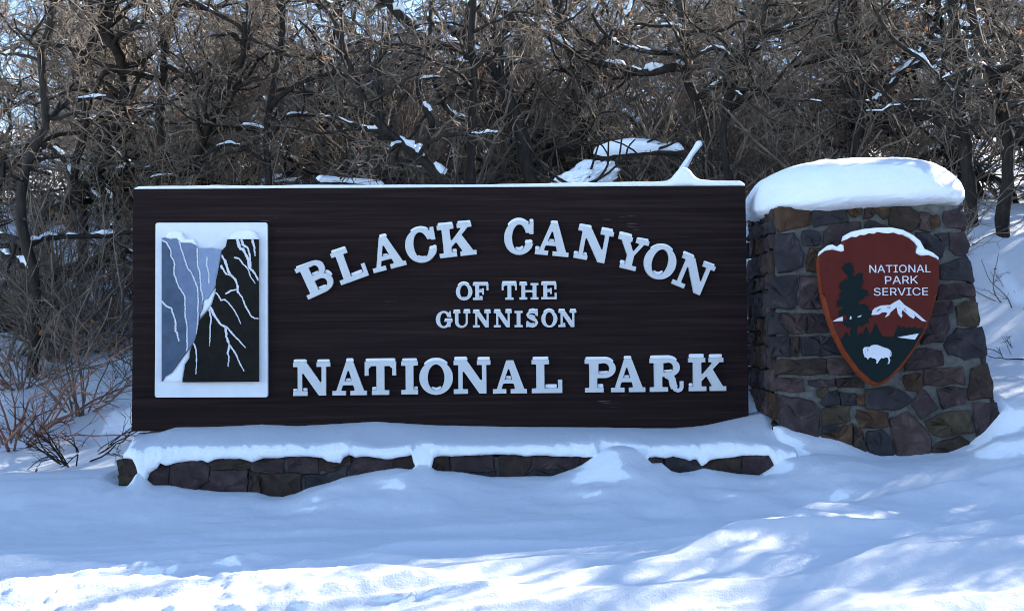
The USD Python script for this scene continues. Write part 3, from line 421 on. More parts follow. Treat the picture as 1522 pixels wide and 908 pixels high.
for z, c, pts in [(ZA, 'r', [(400, 150), (770, 140), (790, 335), (620, 372), (430, 418), (395, 300)]), (ZA, 'b', [(800, 140), (1165, 130), (1205, 292), (1000, 322), (840, 352), (805, 310)]), (ZA, 'r', [(1195, 120), (1365, 120), (1355, 190), (1290, 255), (1220, 205)]), (ZA, 'p', [(950, 410), (1020, 335), (1345, 312), (1348, 420), (1170, 600), (940, 590)]),
        (ZA, 'b', [(705, 410), (860, 410), (898, 470), (880, 565), (720, 562), (700, 500)]), (ZA, 'b', [(400, 440), (590, 435), (640, 510), (702, 680), (692, 790), (560, 862), (420, 872), (385, 640)]), (ZA, 'r', [(780, 600), (960, 600), (1000, 800), (860, 860), (760, 842), (752, 740)]), (ZA, 'b', [(1400, 300), (1500, 290), (1560, 470), (1400, 470)]),
        (ZA, 'n', [(1400, 150), (1500, 140), (1500, 230), (1400, 260)]), (ZB, 'b', [(362, 88), (628, 75), (655, 200), (598, 442), (345, 442), (335, 200)]), (ZB, 'p', [(672, 75), (880, 90), (935, 440), (625, 447), (690, 220)]), (ZB, 'b', [(300, 500), (445, 492), (465, 620), (535, 722), (310, 732)]), (ZB, 'k', [(462, 497), (740, 497), (730, 722), (552, 722), (540, 640), (470, 600)]), (ZB, 'p', [(757, 502), (930, 510), (1000, 702), (747, 716)]),
        (ZB, 'b', [(325, 768), (543, 752), (555, 972), (338, 990)]), (ZB, 'n', [(567, 772), (662, 770), (650, 972), (567, 972)]), (ZB, 'b', [(692, 767), (1030, 752), (1150, 962), (700, 962)]), (ZC, 'n', [(385, 190), (740, 180), (968, 182), (958, 342), (700, 347), (400, 352)]), (ZC, 'k', [(990, 177), (1200, 172), (1290, 290), (1280, 352), (1000, 347), (977, 260)]), (ZC, 'k', [(385, 397), (700, 402), (722, 522), (560, 537), (398, 522)]),
        (ZC, 'p', [(772, 422), (1050, 402), (1062, 472), (900, 490), (780, 472)]), (ZC, 't', [(855, 530), (965, 505), (1000, 560), (930, 620), (865, 602)]), (ZC, 'n', [(1082, 402), (1290, 372), (1400, 440), (1372, 490), (1100, 492)]), (ZC, 'p', [(430, 595), (620, 610), (822, 662), (882, 760), (872, 1060), (600, 1040), (450, 1000)]), (ZC, 'b', [(1120, 560), (1292, 560), (1292, 692), (1140, 690)]), (ZC, 'r', [(1305, 592), (1397, 592), (1387, 692), (1305, 692)]), (ZC, 'b', [(1010, 560), (1090, 530), (1110, 690), (940, 700), (900, 660)]),
        (ZG, 't', [(920, 130), (1222, 105), (1242, 232), (1180, 282), (925, 312)]), (ZG, 'r', [(925, 415), (1110, 382), (1170, 322), (1255, 318), (1260, 520), (1200, 520), (930, 520)]), (ZG, 'n', [(1270, 315), (1362, 380), (1392, 540), (1420, 660), (1275, 560)]), (ZG, 'b', [(930, 330), (1100, 320), (1080, 370), (925, 395)]),
        (ZD, 't', [(60, 150), (240, 150), (242, 230), (172, 278)]), (ZD, 'n', [(252, 150), (480, 140), (590, 222), (560, 332), (500, 402), (360, 382), (232, 332)]), (ZD, 'k', [(592, 200), (690, 215), (690, 405), (582, 382)]), (ZD, 'r', [(700, 250), (782, 222), (802, 340), (702, 408)]), (ZD, 'p', [(852, 185), (1020, 160), (1075, 240), (1108, 350), (1060, 377), (890, 372), (845, 300)]), (ZD, 'p', [(918, 430), (1082, 430), (1125, 580), (1118, 652), (980, 672), (918, 600)]),
        (ZD, 'b', [(540, 430), (680, 440), (852, 562), (832, 702), (770, 740), (640, 640), (540, 540)]), (ZD, 'b', [(752, 440), (872, 440), (902, 540), (852, 558)]), (ZD, 'b', [(800, 800), (1060, 702), (1112, 692), (1155, 760), (1195, 962), (1180, 977), (1090, 962), (810, 932)]), (ZD, 'b', [(0, 290), (130, 320), (230, 380), (300, 470), (0, 470)]),
        (ZE, 'p', [(820, 180), (1182, 165), (1205, 290), (960, 332), (780, 352), (790, 260)]), (ZE, 'p', [(720, 380), (930, 360), (962, 430), (942, 492), (740, 502), (710, 440)]), (ZE, 't', [(1000, 422), (1100, 370), (1212, 380), (1260, 560), (1248, 632), (1010, 642)]), (ZE, 'p', [(700, 530), (902, 520), (902, 660), (832, 802), (600, 842), (620, 640)]), (ZE, 'b', [(1000, 680), (1272, 655), (1312, 830), (1330, 972), (1100, 1000), (890, 942), (850, 850), (900, 770)]),
        (ZF, 'p', [(300, 70), (430, 40), (550, 60), (557, 162), (410, 192), (270, 205)]), (ZF, 'k', [(420, 200), (712, 180), (722, 302), (560, 312), (420, 312)]), (ZF, 'n', [(777, 190), (882, 155), (925, 290), (942, 402), (760, 427), (745, 400)]), (ZF, 'p', [(512, 350), (640, 330), (742, 340), (722, 440), (560, 492), (532, 420)]), (ZF, 'p', [(385, 345), (420, 350), (522, 482), (400, 562), (335, 470)]), (ZF, 'b', [(-20, 350), (150, 322), (272, 372), (330, 422), (240, 492), (-20, 492)]),
        (ZF, 't', [(430, 590), (520, 540), (600, 515), (742, 505), (782, 662), (550, 702), (460, 652)]), (ZF, 'p', [(787, 450), (960, 455), (985, 560), (960, 700), (830, 720), (792, 580)]), (ZF, 'k', [(165, 570), (290, 510), (350, 560), (440, 660), (478, 720), (450, 850), (220, 850), (190, 720)]), (ZF, 'r', [(-80, 500), (60, 515), (142, 530), (142, 627), (-60, 632), (-90, 560)]), (ZF, 'b', [(0, 660), (110, 650), (170, 720), (190, 850), (20, 850), (-20, 720)]),
        (ZF, 'n', [(480, 780), (560, 725), (690, 708), (760, 740), (740, 860), (490, 860)]), (ZF, 'r', [(270, 240), (400, 230), (410, 302), (370, 362), (290, 352), (258, 280)])]:
    sh = PP.poly(pts, *z)
    obj('stone', stone_mesh(PP, sh.buffer(-.002), rng, .017, rough=.010), STONE[c], pil, smooth=42)
def side_stones(sgn):
    v = -.3
    while v < vtop - .06:
        h = min(rng.uniform(.10, .21), vtop - v); l, r = np.interp(v + h / 2, vs, fl), np.interp(v + h / 2, vs, frr)
        w = PP.world(np.array([[(l + .012) if sgn < 0 else r - .005, v + h / 2, 0.0]]))[0]
        SP = Plane((w[0], 0, w[2]), (0, sgn, 0) if sgn > 0 else (0, -1, 0), (-.0 if sgn < 0 else -.1, 0, 1))
        y = w[1] + .03
        while y < YB - .12:
            L = rng.uniform(.14, .42); y1 = min(y + L, YB - .06); j = lambda: rng.uniform(-.014, .014)
            a, b = (y + .012, y1 - .012)
            if sgn < 0: a, b = -b, -a
            s = Polygon([(a + j(), -h / 2 + .012 + j() * .5), (b + j(), -h / 2 + .012 + j()), (b + j(), h / 2 - .012 + j()), (a + j(), h / 2 - .012 + j() * .5)])
            obj('stone', stone_mesh(SP, s, rng, .026, rough=.013), STONE['pbnpbnkpr'[rng.integers(9)]], pil, smooth=42); y = y1
        v += h
side_stones(-1); side_stones(1)

# snow cap on the pillar
cc = np.array([at_y(1264, 300, .34)[0], .34, PP.world(np.array([[0, vtop, 0]]))[0][2] - .01])
nph, nth = 72, 180; ph = np.linspace(-np.pi / 2, np.pi / 2, nph); th = np.linspace(0, 2 * np.pi, nth, endpoint=False); PH, TH = np.meshgrid(ph, th, indexing='ij')
sp = lambda c, e: np.sign(c) * np.abs(c) ** e
cr = np.abs(np.cos(PH)) ** np.where(PH > 0, .54, .54); hx, hy = .795, .72
cx_, cy_ = hx * cr * sp(np.cos(TH), .72), hy * cr * sp(np.sin(TH), .72)
cz_ = np.where(PH > 0, .315 * np.sin(np.maximum(PH, 0)), .12 * np.sin(np.minimum(PH, 0))) + .085
side = cx_ / hx
cz_ = cz_ + (.035 * side - .03 * side ** 2) * np.abs(np.cos(PH)) ** .3
V = np.stack([cx_, cy_, cz_], -1); D = V / (np.linalg.norm(V, axis=-1, keepdims=True) + 1e-9)
V = V + D * (.05 * (meshkit.fbm(V * 2.2 + 9, 3, 2) - .5) + .022 * (meshkit.fbm(V * 8, 3, 6) - .5) + np.clip(-PH / .5 + .4, 0, 1) * .03 * (meshkit.fbm(V * 22, 3, 7) - .5) + .011 * (meshkit.fbm(V * 34, 3, 8) - .5))[..., None]
low = np.clip(-PH / 1.2, 0, 1); V[..., 2] -= low * .05 * (meshkit.fbm(np.stack([np.cos(TH) * 2.5, np.sin(TH) * 2.5, 0 * TH], -1), 3, 12) - .35)
idx = np.arange(nph * nth).reshape(nph, nth); a, b = idx[:-1], idx[1:]
q = np.stack([a, np.roll(a, -1, 1), np.roll(b, -1, 1), b], -1).reshape(-1, 4)
obj('pillar_snow_cap', ((V + cc).reshape(-1, 3), q), 'snow', smooth=True, label='thick rounded cap of snow on top of the stone pillar', cat='snow')

# ------------------------------------------------------------------ the arrowhead emblem
E1 = (1200, 300, 3.133)
ao0, ao1 = at_y(1302, 560, PIL_Y - .14), at_y(1302, 360, PIL_Y - .075)
AP = Plane(ao0, (1, 0, 0), ao1 - ao0)
OUT = [(48, 330), (46, 280), (52, 248), (75, 228), (112, 222), (160, 234), (165, 182), (200, 160), (260, 145), (330, 138), (380, 140), (430, 152), (470, 170), (495, 195), (502, 240), (520, 250), (560, 248), (595, 262), (611, 282), (612, 350), (602, 430), (580, 520), (545, 610), (500, 690), (440, 770), (380, 830), (345, 852), (318, 858), (285, 845), (220, 785), (160, 702), (118, 620), (88, 540), (63, 440)]
outer = AP.poly(OUT, *E1).buffer(.006).buffer(-.006)
c = np.array(outer.exterior.segmentize(.004).coords)[:-1]; nrm = np.gradient(c, axis=0); nrm = np.stack([nrm[:, 1], -nrm[:, 0]], -1); nrm /= np.linalg.norm(nrm, axis=1, keepdims=True)
if not outer.exterior.is_ccw: nrm = -nrm
s_ = np.cumsum(np.hypot(*np.diff(c, axis=0, prepend=c[:1]).T)); amp = .0045 * (.6 + .6 * meshkit.noise(np.stack([s_ * 9, 0 * s_, 0 * s_], -1), 3))
chip = Polygon(c + nrm * (amp * np.abs(np.sin(s_ / .042 * np.pi)) - .003)[:, None]).buffer(0)
lowpart = AP.poly([(-50, 430), (700, 430), (700, 1000), (-50, 1000)], *E1)
face = unary_union([outer.buffer(-.006).difference(lowpart), outer.buffer(-.021).intersection(lowpart.buffer(.002))]).buffer(.004).buffer(-.004)
if face.geom_type != 'Polygon': face = max(face.geoms, key=lambda g: g.area)
if chip.geom_type != 'Polygon': chip = max(chip.geoms, key=lambda g: g.area)
emb = thing('arrowhead_emblem', 'red-brown arrowhead shaped emblem with pine tree, mountain, white bison and the words NATIONAL PARK SERVICE', 'emblem')
def bevel_ring(o, f, w0, w1, n=260):                      # slanted chipped rim from the outline back at w0 to the face edge at w1
    def ringpts(g):
        e = g.exterior; p = np.array([e.interpolate(t, normalized=True).coords[0] for t in np.linspace(0, 1, n, endpoint=False)]); return p if e.is_ccw else p[::-1]
    O, Fc = ringpts(o), ringpts(f)
    from scipy.spatial import cKDTree
    k = np.array([f.exterior.project(Point(*p)) for p in O]); I = np.array([f.exterior.interpolate(t).coords[0] for t in k])
    rr = np.stack([np.column_stack([O, np.full(n, w0 - .045)]), np.column_stack([O, np.full(n, w0)]), np.column_stack([I, np.full(n, w1)]), np.column_stack([I * .98 + np.array(f.centroid.coords[0]) * .02, np.full(n, w1 - .004)])])
    m = loft(AP.world(rr.reshape(-1, 3)).reshape(rr.shape), caps=False); return m
obj('rim', bevel_ring(chip, face, 0.0, .034), 'arrow_rim', emb, smooth=20)
fp = obj('face', AP.solid(face.buffer(-.0005), -.03, .036), 'arrow_red', emb)
def paint(name, shape, m, w): return obj(name, AP.solid(shape, .0355, .036 + w), m, fp)
inn = face.buffer(-.004)
paint('meadow', AP.poly([(150, 640), (160, 632), (170, 612), (178, 605), (190, 632), (228, 632), (238, 612), (246, 608), (252, 618), (262, 590), (270, 582), (278, 600), (284, 622), (296, 602), (312, 563), (328, 598), (345, 628), (395, 630), (405, 605), (418, 575), (428, 590), (440, 580), (452, 592), (466, 582), (480, 590), (492, 580), (505, 592), (530, 588), (560, 600), (505, 700), (430, 790), (340, 860), (280, 860), (180, 740)], *E1).intersection(inn), 'arrow_green', .0016)
def ragged(g, step, amp, seed):
    r_ = np.random.default_rng(seed); c_ = np.array(g.exterior.segmentize(step).coords)[:-1]; n_ = np.roll(c_, -1, 0) - np.roll(c_, 1, 0); n_ = np.stack([n_[:, 1], -n_[:, 0]], -1) / (np.linalg.norm(n_, axis=1, keepdims=True) + 1e-9)
    out = Polygon(c_ + n_ * r_.uniform(-amp, amp, (len(c_), 1))).buffer(0); return max(getattr(out, 'geoms', [out]), key=lambda q: q.area)
paint('pine', ragged(AP.poly([(165, 335), (155, 315), (165, 292), (190, 283), (208, 292), (215, 320), (208, 342), (225, 345), (235, 330), (250, 333), (256, 372), (246, 410), (270, 410), (278, 435), (255, 455), (232, 465), (238, 480), (270, 478), (288, 505), (291, 540), (270, 570), (245, 582), (226, 578), (226, 645), (193, 645), (193, 585), (165, 578), (155, 562), (185, 548), (165, 530), (135, 527), (145, 505), (165, 492), (135, 490), (124, 466), (140, 455), (158, 442), (132, 438), (148, 420), (140, 400), (145, 378), (172, 366), (185, 352)], *E1), .013, .010, 4), 'arrow_green', .0024)
M1, M2, M3 = (1260, 380, 9.08), (1220, 420, 9.08), (1250, 480, 8.258)
paint('mountain', AP.poly([(305, 805), (318, 745), (345, 715), (430, 678), (555, 672), (615, 632), (680, 598), (720, 640), (745, 668), (850, 735), (900, 770), (1045, 895), (990, 890), (890, 815), (872, 858), (815, 825), (720, 735), (708, 790), (722, 808), (705, 845), (660, 790), (640, 700), (560, 770), (540, 810), (485, 840), (520, 780), (490, 770), (450, 770), (400, 800)], *M1).difference(unary_union([AP.poly(p, *M1) for p in ([(360, 768), (400, 730), (440, 715), (400, 750)], [(500, 718), (530, 690), (535, 700)], [(525, 725), (555, 690), (560, 705)], [(668, 715), (675, 702), (684, 715), (672, 722)], [(735, 718), (745, 715), (785, 765), (765, 755)], [(872, 800), (880, 795), (905, 820)])])), 'arrow_white', .0016)
paint('mountain', unary_union([AP.poly(p, *M2) for p in ([(140, 532), (205, 492), (280, 463), (282, 522), (200, 527)], [(372, 497), (380, 458), (397, 463), (393, 502)], [(472, 478), (490, 458), (532, 443), (525, 464)])]), 'arrow_white', .0032)
paint('river', AP.poly([(412, 632), (512, 614), (494, 643), (470, 640)], *E1), 'arrow_white', .0026)
paint('outline', unary_union([LineString([AP.uv(1220 + x / 9.08, 420 + y / 9.08) for x, y in ((150, 540), (165, 600), (250, 775))]).buffer(.0022), LineString([AP.uv(1300 + x / 9.08, 420 + y / 9.08) for x, y in ((665, 535), (625, 640), (575, 690), (530, 775))]).buffer(.0022)]), 'arrow_line', .0020)
bis = AP.poly([(252, 330), (270, 302), (300, 298), (330, 300), (360, 278), (400, 270), (440, 275), (500, 300), (560, 318), (590, 340), (603, 370), (600, 412), (590, 418), (583, 395), (580, 430), (588, 460), (575, 502), (553, 505), (570, 470), (560, 430), (530, 425), (500, 440), (480, 430), (460, 455), (440, 480), (435, 498), (415, 497), (422, 470), (405, 440), (370, 435), (345, 422), (325, 435), (315, 454), (300, 430), (275, 422), (258, 370)], *M3)
bis = bis.difference(unary_union([AP.poly([(303, 318), (318, 322), (322, 340), (306, 352), (312, 335)], *M3), AP.poly([(278, 362), (292, 360), (290, 370)], *M3), AP.poly([(586, 375), (594, 360), (595, 380), (587, 398)], *M3)]))
paint('bison', bis, 'arrow_white', .0026)
for word, xa, xb, yb, hp in (('NATIONAL', 1290.3, 1381.2, 406.3, 11.4), ('PARK', 1313.6, 1362.3, 423, 11.6), ('SERVICE', 1297, 1377.3, 440.2, 11.6)):
    (ua, va), (ub, vb) = AP.uv(xa, yb), AP.uv(xb, yb - .6); n = len(word)
    full = meshkit.text_mesh(word, 1.0, .0022); bx0, bx1 = full.bounds[0][0], full.bounds[1][0]; by0, by1 = full.bounds[0][1], full.bounds[1][1]
    sx2, sy2 = (ub - ua) / (bx1 - bx0), hp * (10.55 / F_) / (by1 - by0)
    m = full.copy(); m.vertices[:, 0] = ua + (m.vertices[:, 0] - bx0) * sx2; m.vertices[:, 1] = va + (m.vertices[:, 1] - by0) * sy2 + (m.vertices[:, 0] - ua) * (vb - va) / (ub - ua); m.vertices[:, 2] += .0362
    m.vertices = AP.world(m.vertices); obj('word', m, 'arrow_white', fp)
sn = AP.poly([(52, 250), (58, 232), (92, 206), (112, 203), (135, 213), (150, 200), (163, 205), (168, 232), (150, 234), (112, 224), (78, 230)], *E1)
s2 = AP.poly([(163, 182), (168, 160), (200, 143), (260, 130), (320, 124), (385, 123), (440, 134), (490, 160), (520, 185), (540, 222), (580, 240), (606, 262), (604, 272), (588, 262), (555, 252), (520, 252), (497, 244), (500, 232), (508, 210), (492, 190), (465, 170), (440, 156), (420, 158), (395, 148), (370, 153), (345, 150), (320, 146), (305, 154), (280, 152), (262, 160), (240, 160), (222, 170), (200, 168), (180, 180)], *E1)
for s in (sn, s2): obj('snow_layer', soft(AP, s.buffer(.003).buffer(-.002), -.03, .041, .012), 'snow', emb)

# ------------------------------------------------------------------ trees
def grow(rng, P, Rr, n, length, ang, wig, up, K, rad, rmin, tmin=.12):
    N, Kp, _ = P.shape; ln = np.linalg.norm(P[:, -1] - P[:, 0], axis=1); i = rng.choice(N, n, p=ln / ln.sum())
    t = rng.uniform(tmin, .985, n) * (Kp - 1); k = t.astype(int); f = (t - k)[:, None]
    base = P[i, k] * (1 - f) + P[i, k + 1] * f; tg = P[i, k + 1] - P[i, k]; tg /= np.linalg.norm(tg, axis=1, keepdims=True) + 1e-9
    r0 = np.maximum((Rr[i, k] * (1 - f[:, 0]) + Rr[i, k + 1] * f[:, 0]) * rad, rmin)
    v = rng.normal(0, 1, (n, 3)); v -= tg * (v * tg).sum(1, keepdims=True); v /= np.linalg.norm(v, axis=1, keepdims=True)
    a = rng.uniform(*ang, n)[:, None]; d = np.cos(a) * tg + np.sin(a) * v; d[:, 2] += up; d /= np.linalg.norm(d, axis=1, keepdims=True)
    L = (length * rng.uniform(.45, 1.35, n) * (1 - .45 * t / (Kp - 1)))[:, None] / (K - 1)
    out = [base]
    for _ in range(K - 1):
        d = d + rng.normal(0, wig, (n, 3)); d[:, 2] += up * .25; d /= np.linalg.norm(d, axis=1, keepdims=True); out.append(out[-1] + d * L)
    Q = np.stack(out, 1); RR = r0[:, None] * np.linspace(1, .45, K)[None]; RR[:, -1] = np.maximum(RR[:, -1], rmin * .55)
    return Q, RR
def resample(pts, K):
    p = np.asarray(pts, float); s = np.concatenate([[0], np.cumsum(np.linalg.norm(np.diff(p, axis=0), axis=1))]); t = np.linspace(0, s[-1], K)
    return np.stack([PchipInterpolator(s, p[:, j])(t) for j in range(3)], -1)
def snow_on(rng, P, Rr, prob, maxslope=.80, tall=.8):
    """Lumps of snow lying along the upper side of limbs that are not too steep."""
    ms = []
    for p, r in zip(P, Rr):
        n = max(8, int(np.linalg.norm(np.diff(p, axis=0), axis=1).sum() / .035)); q = resample(p, n); rr = np.interp(np.linspace(0, 1, n), np.linspace(0, 1, len(r)), r)
        T = np.gradient(q, axis=0); T /= np.linalg.norm(T, axis=1, keepdims=True); upv = np.array([0, 0, 1.0]) - T * T[:, 2:]; upv /= np.linalg.norm(upv, axis=1, keepdims=True) + 1e-9
        i = 0
        while i < n - 5:
            m = int(rng.integers(4, 11)); j = min(i + m, n)
            if rng.random() < prob and np.abs(T[i:j, 2]).max() < maxslope and j - i >= 4:
                w = np.sin(np.linspace(.25, np.pi - .25, j - i)) ** .5 * rng.uniform(.6, 1.35, j - i) * rng.uniform(.75, 1.3); hr = np.maximum(rr[i:j] * tall, .012) * w
                ms.append(tubes((q[i:j] + upv[i:j] * (rr[i:j] * .75 + hr * .25)[:, None] + rng.normal(0, .22, (j - i, 3)) * rr[i:j, None])[None], hr[None], 6))
            i = j + int(rng.integers(0, 5))
    return join(ms) if ms else None
def leaves(rng, P, n, size=.035):
    i = rng.integers(0, len(P), n); c = P[i, -1]; a, b = rng.normal(0, 1, (n, 3)), rng.normal(0, 1, (n, 3)); a /= np.linalg.norm(a, axis=1, keepdims=True); b -= a * (a * b).sum(1, keepdims=True); b /= np.linalg.norm(b, axis=1, keepdims=True)
    s = size * rng.uniform(.6, 1.3, n)[:, None]; nn = np.cross(a, b); h = [c, c + a * s * .5 + b * s * .42 + nn * s * .15, c + a * s * .9 + b * s * .25, c + a * s * 1.3 + nn * s * .1, c + a * s * .85 - b * s * .3, c + a * s * .45 - b * s * .38 + nn * s * .2]
    V = np.stack(h, 1); ix = np.arange(n * 6).reshape(n, 6); F = np.concatenate([ix[:, [0, 1, 2]], ix[:, [0, 2, 3]], ix[:, [0, 3, 4]], ix[:, [0, 4, 5]]])
    return V.reshape(-1, 3), F
def crown_of(rng, P, Rr, n1, n2, n3, parent, L=(1.1, .62, .34), fine=.0037, leaf=25, snowp=.0, mats=('bark', 'twig_bark')):
    b, br = grow(rng, P, Rr, n1, L[0], (.55, 1.35), .30, .05, 8, .55, .012, .22)
    t, tr = grow(rng, b, br, n2, L[1], (.6, 1.45), .38, .0, 7, .6, .0062)
    w, wr = grow(rng, np.concatenate([t]), tr, n3, L[2], (.6, 1.5), .42, -.02, 5, .7, fine)
    obj('branches', tubes(b, br, 5), mats[0], parent, smooth=True, kind='stuff')
    obj('twigs', join([tubes(t, tr, 3), tubes(w, wr, 3)]), mats[1], parent, smooth=True, kind='stuff')
    if leaf: obj('dry_leaves', leaves(rng, w, leaf), 'dry_leaf', parent, kind='stuff')
    if snowp:
        s = snow_on(rng, b, br * 1.1, snowp, .65)
        if s is not None: obj('branch_snow', s, 'snow', parent, smooth=True, kind='stuff')
# individual trunks that stand out behind the sign: each a polyline seen in the picture, at its own depth
def hero(label, y0, trunk, wpx, limbs=(), n=(16, 105, 450), snow=.55, seed=1, leaf=14, sink=True, L=(1.1, .62, .34), ydrift=.5, wob=.05):
    rng = np.random.default_rng(seed); m = (y0 - EYE[1]) / F_
    def path(pts, y, K, dy):
        p = np.array([at_y(a, b, y + dy * k / max(1, len(pts) - 1)) for k, (a, b) in enumerate(pts)]); return p
    p = path(trunk, y0, 0, rng.uniform(-ydrift, ydrift))
    if sink:
        g = gz(p[0, 0], p[0, 1])
        if p[0, 2] > g - .1: p = np.vstack([[p[0, 0] + rng.uniform(-.1, .1) * (p[0, 2] - g), p[0, 1], g - .15], p])
    K = 18; q = resample(p, K); q[1:-1] += rng.normal(0, wob * wpx * m, (K - 2, 3)); w = wpx * m / 2
    r = w * np.linspace(1.18, .72, K) * rng.uniform(.9, 1.12, K); r[0] *= 1.2
    t = thing('oak_tree', label, 'tree')
    obj('trunk', tubes(q[None], r[None], 9), 'bark', t, smooth=True)
    P, Rr = [q], [r]
    for lp, lw in limbs:
        a = path(lp, y0, 0, rng.uniform(-.5, .7)); d = np.linalg.norm(q - a[0], axis=1).argmin(); a[0] = q[d]; qq = resample(a, K); qq[1:-1] += rng.normal(0, wob * lw * m, (K - 2, 3))
        rr = lw * m / 2 * np.linspace(1.1, .6, K) * rng.uniform(.9, 1.12, K); obj('limb', tubes(qq[None], rr[None], 7), 'bark', t, smooth=True); P.append(qq); Rr.append(rr)
    P, Rr = np.array(P), np.array(Rr); P0, R0 = P, Rr
    if snow:
        s = snow_on(rng, P, Rr, snow, .88, .85)
        if s is not None: obj('limb_snow', s, 'snow', t, smooth=True, kind='stuff')
    Pc = np.stack([resample(a[6:] if i == 0 else a, K) for i, a in enumerate(P)]); Rc = np.stack([np.interp(np.linspace(6, K - 1, K), np.arange(K), b) if i == 0 else b for i, b in enumerate(Rr)])
    crown_of(rng, Pc, Rc, *n, t, L=L, leaf=leaf, snowp=.16)
    return t
hero('thick oak trunk snowy on its upper side, leaning left above the letters CK', 4.2, [(800, 300), (787, 264), (771, 185), (751, 139), (738, 106), (711, 83), (672, 69), (632, 63), (609, 36), (586, 13), (565, -20)], 20, [([(738, 106), (745, 70), (735, 30), (750, -15)], 9), ([(672, 69), (640, 30), (655, -20)], 10), ([(632, 63), (590, 70), (545, 60), (505, 75)], 9)], seed=101, snow=.8)
hero('straight dark upright oak trunk in front of the thick leaning snowy one', 3.6, [(700, 300), (701, 271), (702, 185), (706, 109), (700, 60), (704, 0), (698, -40)], 14, [([(702, 185), (672, 170), (650, 135), (640, 100)], 8), ([(706, 109), (740, 60), (765, 10)], 7)], seed=102, snow=.25)
hero('low left-leaning oak trunk with broken snow patches above the letter K', 3.0, [(690, 300), (665, 274), (619, 231), (592, 211), (571, 192), (540, 150), (520, 100), (500, 40)], 15, [([(619, 231), (632, 218), (642, 185), (625, 145), (622, 126), (632, 86), (640, 40)], 11), ([(571, 192), (520, 185), (480, 160)], 8)], seed=103, snow=.7)
hero('snow-plastered leaning oak trunk above the letters CA of CANYON', 4.8, [(915, 290), (903, 218), (893, 185), (880, 155), (866, 125), (857, 106), (846, 70), (830, 20), (820, -20)], 14, [([(866, 125), (900, 80), (930, 30), (950, -20)], 9)], seed=104, snow=.95)
hero('dark oak above the letter Y with long crooked snow-topped limbs reaching left', 4.6, [(1055, 310), (1051, 206), (1030, 140), (1017, 103), (1014, 34), (1007, 0), (1004, -40)], 15, [([(1017, 103), (999, 102), (962, 109), (910, 99), (877, 89), (837, 69), (807, 46), (764, 23), (735, 18)], 12), ([(1014, 80), (990, 79), (950, 76), (910, 60), (880, 20)], 8), ([(1030, 140), (1075, 120), (1120, 60), (1180, 40), (1230, 15)], 9)], seed=105, snow=.6)
hero('slender upright oak trunk between the canyon picture and the letter B', 3.4, [(402, 310), (400, 274), (396, 198), (403, 139), (416, 86), (420, 33), (418, -30)], 11, [([(396, 198), (430, 172), (470, 172), (505, 178)], 7), ([(403, 139), (455, 120), (490, 110), (530, 120)], 8), ([(400, 230), (340, 215), (300, 235)], 6)], seed=106, snow=.4)
hero('forked oak trunk rising behind the left end of the sign', 4.0, [(262, 320), (250, 250), (238, 185), (243, 120), (248, 50), (262, 20), (271, -25)], 16, [([(248, 50), (232, 35), (215, 10), (195, -20)], 12), ([(243, 120), (200, 110), (150, 95), (95, 70), (30, 62)], 9), ([(243, 100), (310, 130), (350, 135)], 9), ([(271, 0), (310, 12), (340, 0)], 8)], seed=107, snow=.25)
hero('gnarled oak trunk standing in the open snow at the far right edge', 2.9, [(1507, 400), (1503, 385), (1490, 345), (1490, 323), (1498, 274), (1499, 219), (1487, 154), (1473, 103), (1453, 51), (1440, -10)], 19, [([(1473, 103), (1500, 100), (1545, 75)], 11), ([(1499, 219), (1530, 170), (1560, 120)], 8), ([(1487, 154), (1440, 130), (1400, 120)], 7)], seed=108, snow=.35)
hero('stout straight oak trunk close behind the right side of the stone pillar', 3.3, [(1443, 345), (1443, 338), (1442, 283), (1436, 230), (1425, 160), (1432, 90), (1415, 20), (1420, -20)], 19, [([(1436, 230), (1390, 180), (1340, 160), (1300, 120)], 9), ([(1425, 160), (1370, 90), (1330, 60), (1300, 10)], 8)], seed=109, snow=.2, leaf=26)
hero('oak with a snow-topped limb drooping right above the gap beside the pillar', 4.1, [(1090, 320), (1075, 200), (1085, 150), (1100, 100), (1130, 50), (1140, -20)], 12, [([(1080, 170), (1080, 140), (1110, 133), (1127, 132), (1140, 145), (1160, 155), (1182, 163)], 8), ([(1100, 100), (1060, 72), (1030, 85), (1000, 84)], 7)], seed=110, snow=.7)
hero('oak with low heavy snow-laden limbs left of the sign near the picture edge', 2.2, [(54, 420), (52, 405), (46, 389), (40, 370), (30, 300), (42, 240), (70, 180), (60, 90), (80, 20), (75, -30)], 15, [([(42, 352), (80, 352), (110, 352), (150, 350), (195, 345)], 9), ([(40, 356), (10, 352), (-30, 345)], 12), ([(50, 395), (25, 388), (-5, 378), (-40, 380)], 13), ([(70, 180), (110, 150), (170, 145)], 8)], seed=111, snow=.85, leaf=30)
hero('dark oak with branches crossing above the pillar snow cap', 4.4, [(1270, 320), (1265, 240), (1280, 170), (1262, 110), (1275, 40), (1265, -20)], 13, [([(1280, 170), (1330, 120), (1380, 60), (1400, 10)], 8), ([(1262, 110), (1220, 90), (1180, 100)], 8), ([(1265, 240), (1210, 190), (1190, 160)], 7)], seed=112, snow=.2, leaf=30)
hero('dark crooked oak rising at the top left corner', 4.6, [(120, 420), (125, 330), (110, 260), (128, 180), (118, 110), (140, 50), (132, -20)], 13, [([(128, 180), (170, 165), (205, 150)], 8), ([(110, 260), (60, 215), (0, 225)], 9), ([(118, 110), (70, 60), (20, 30)], 8)], seed=113, snow=.3)
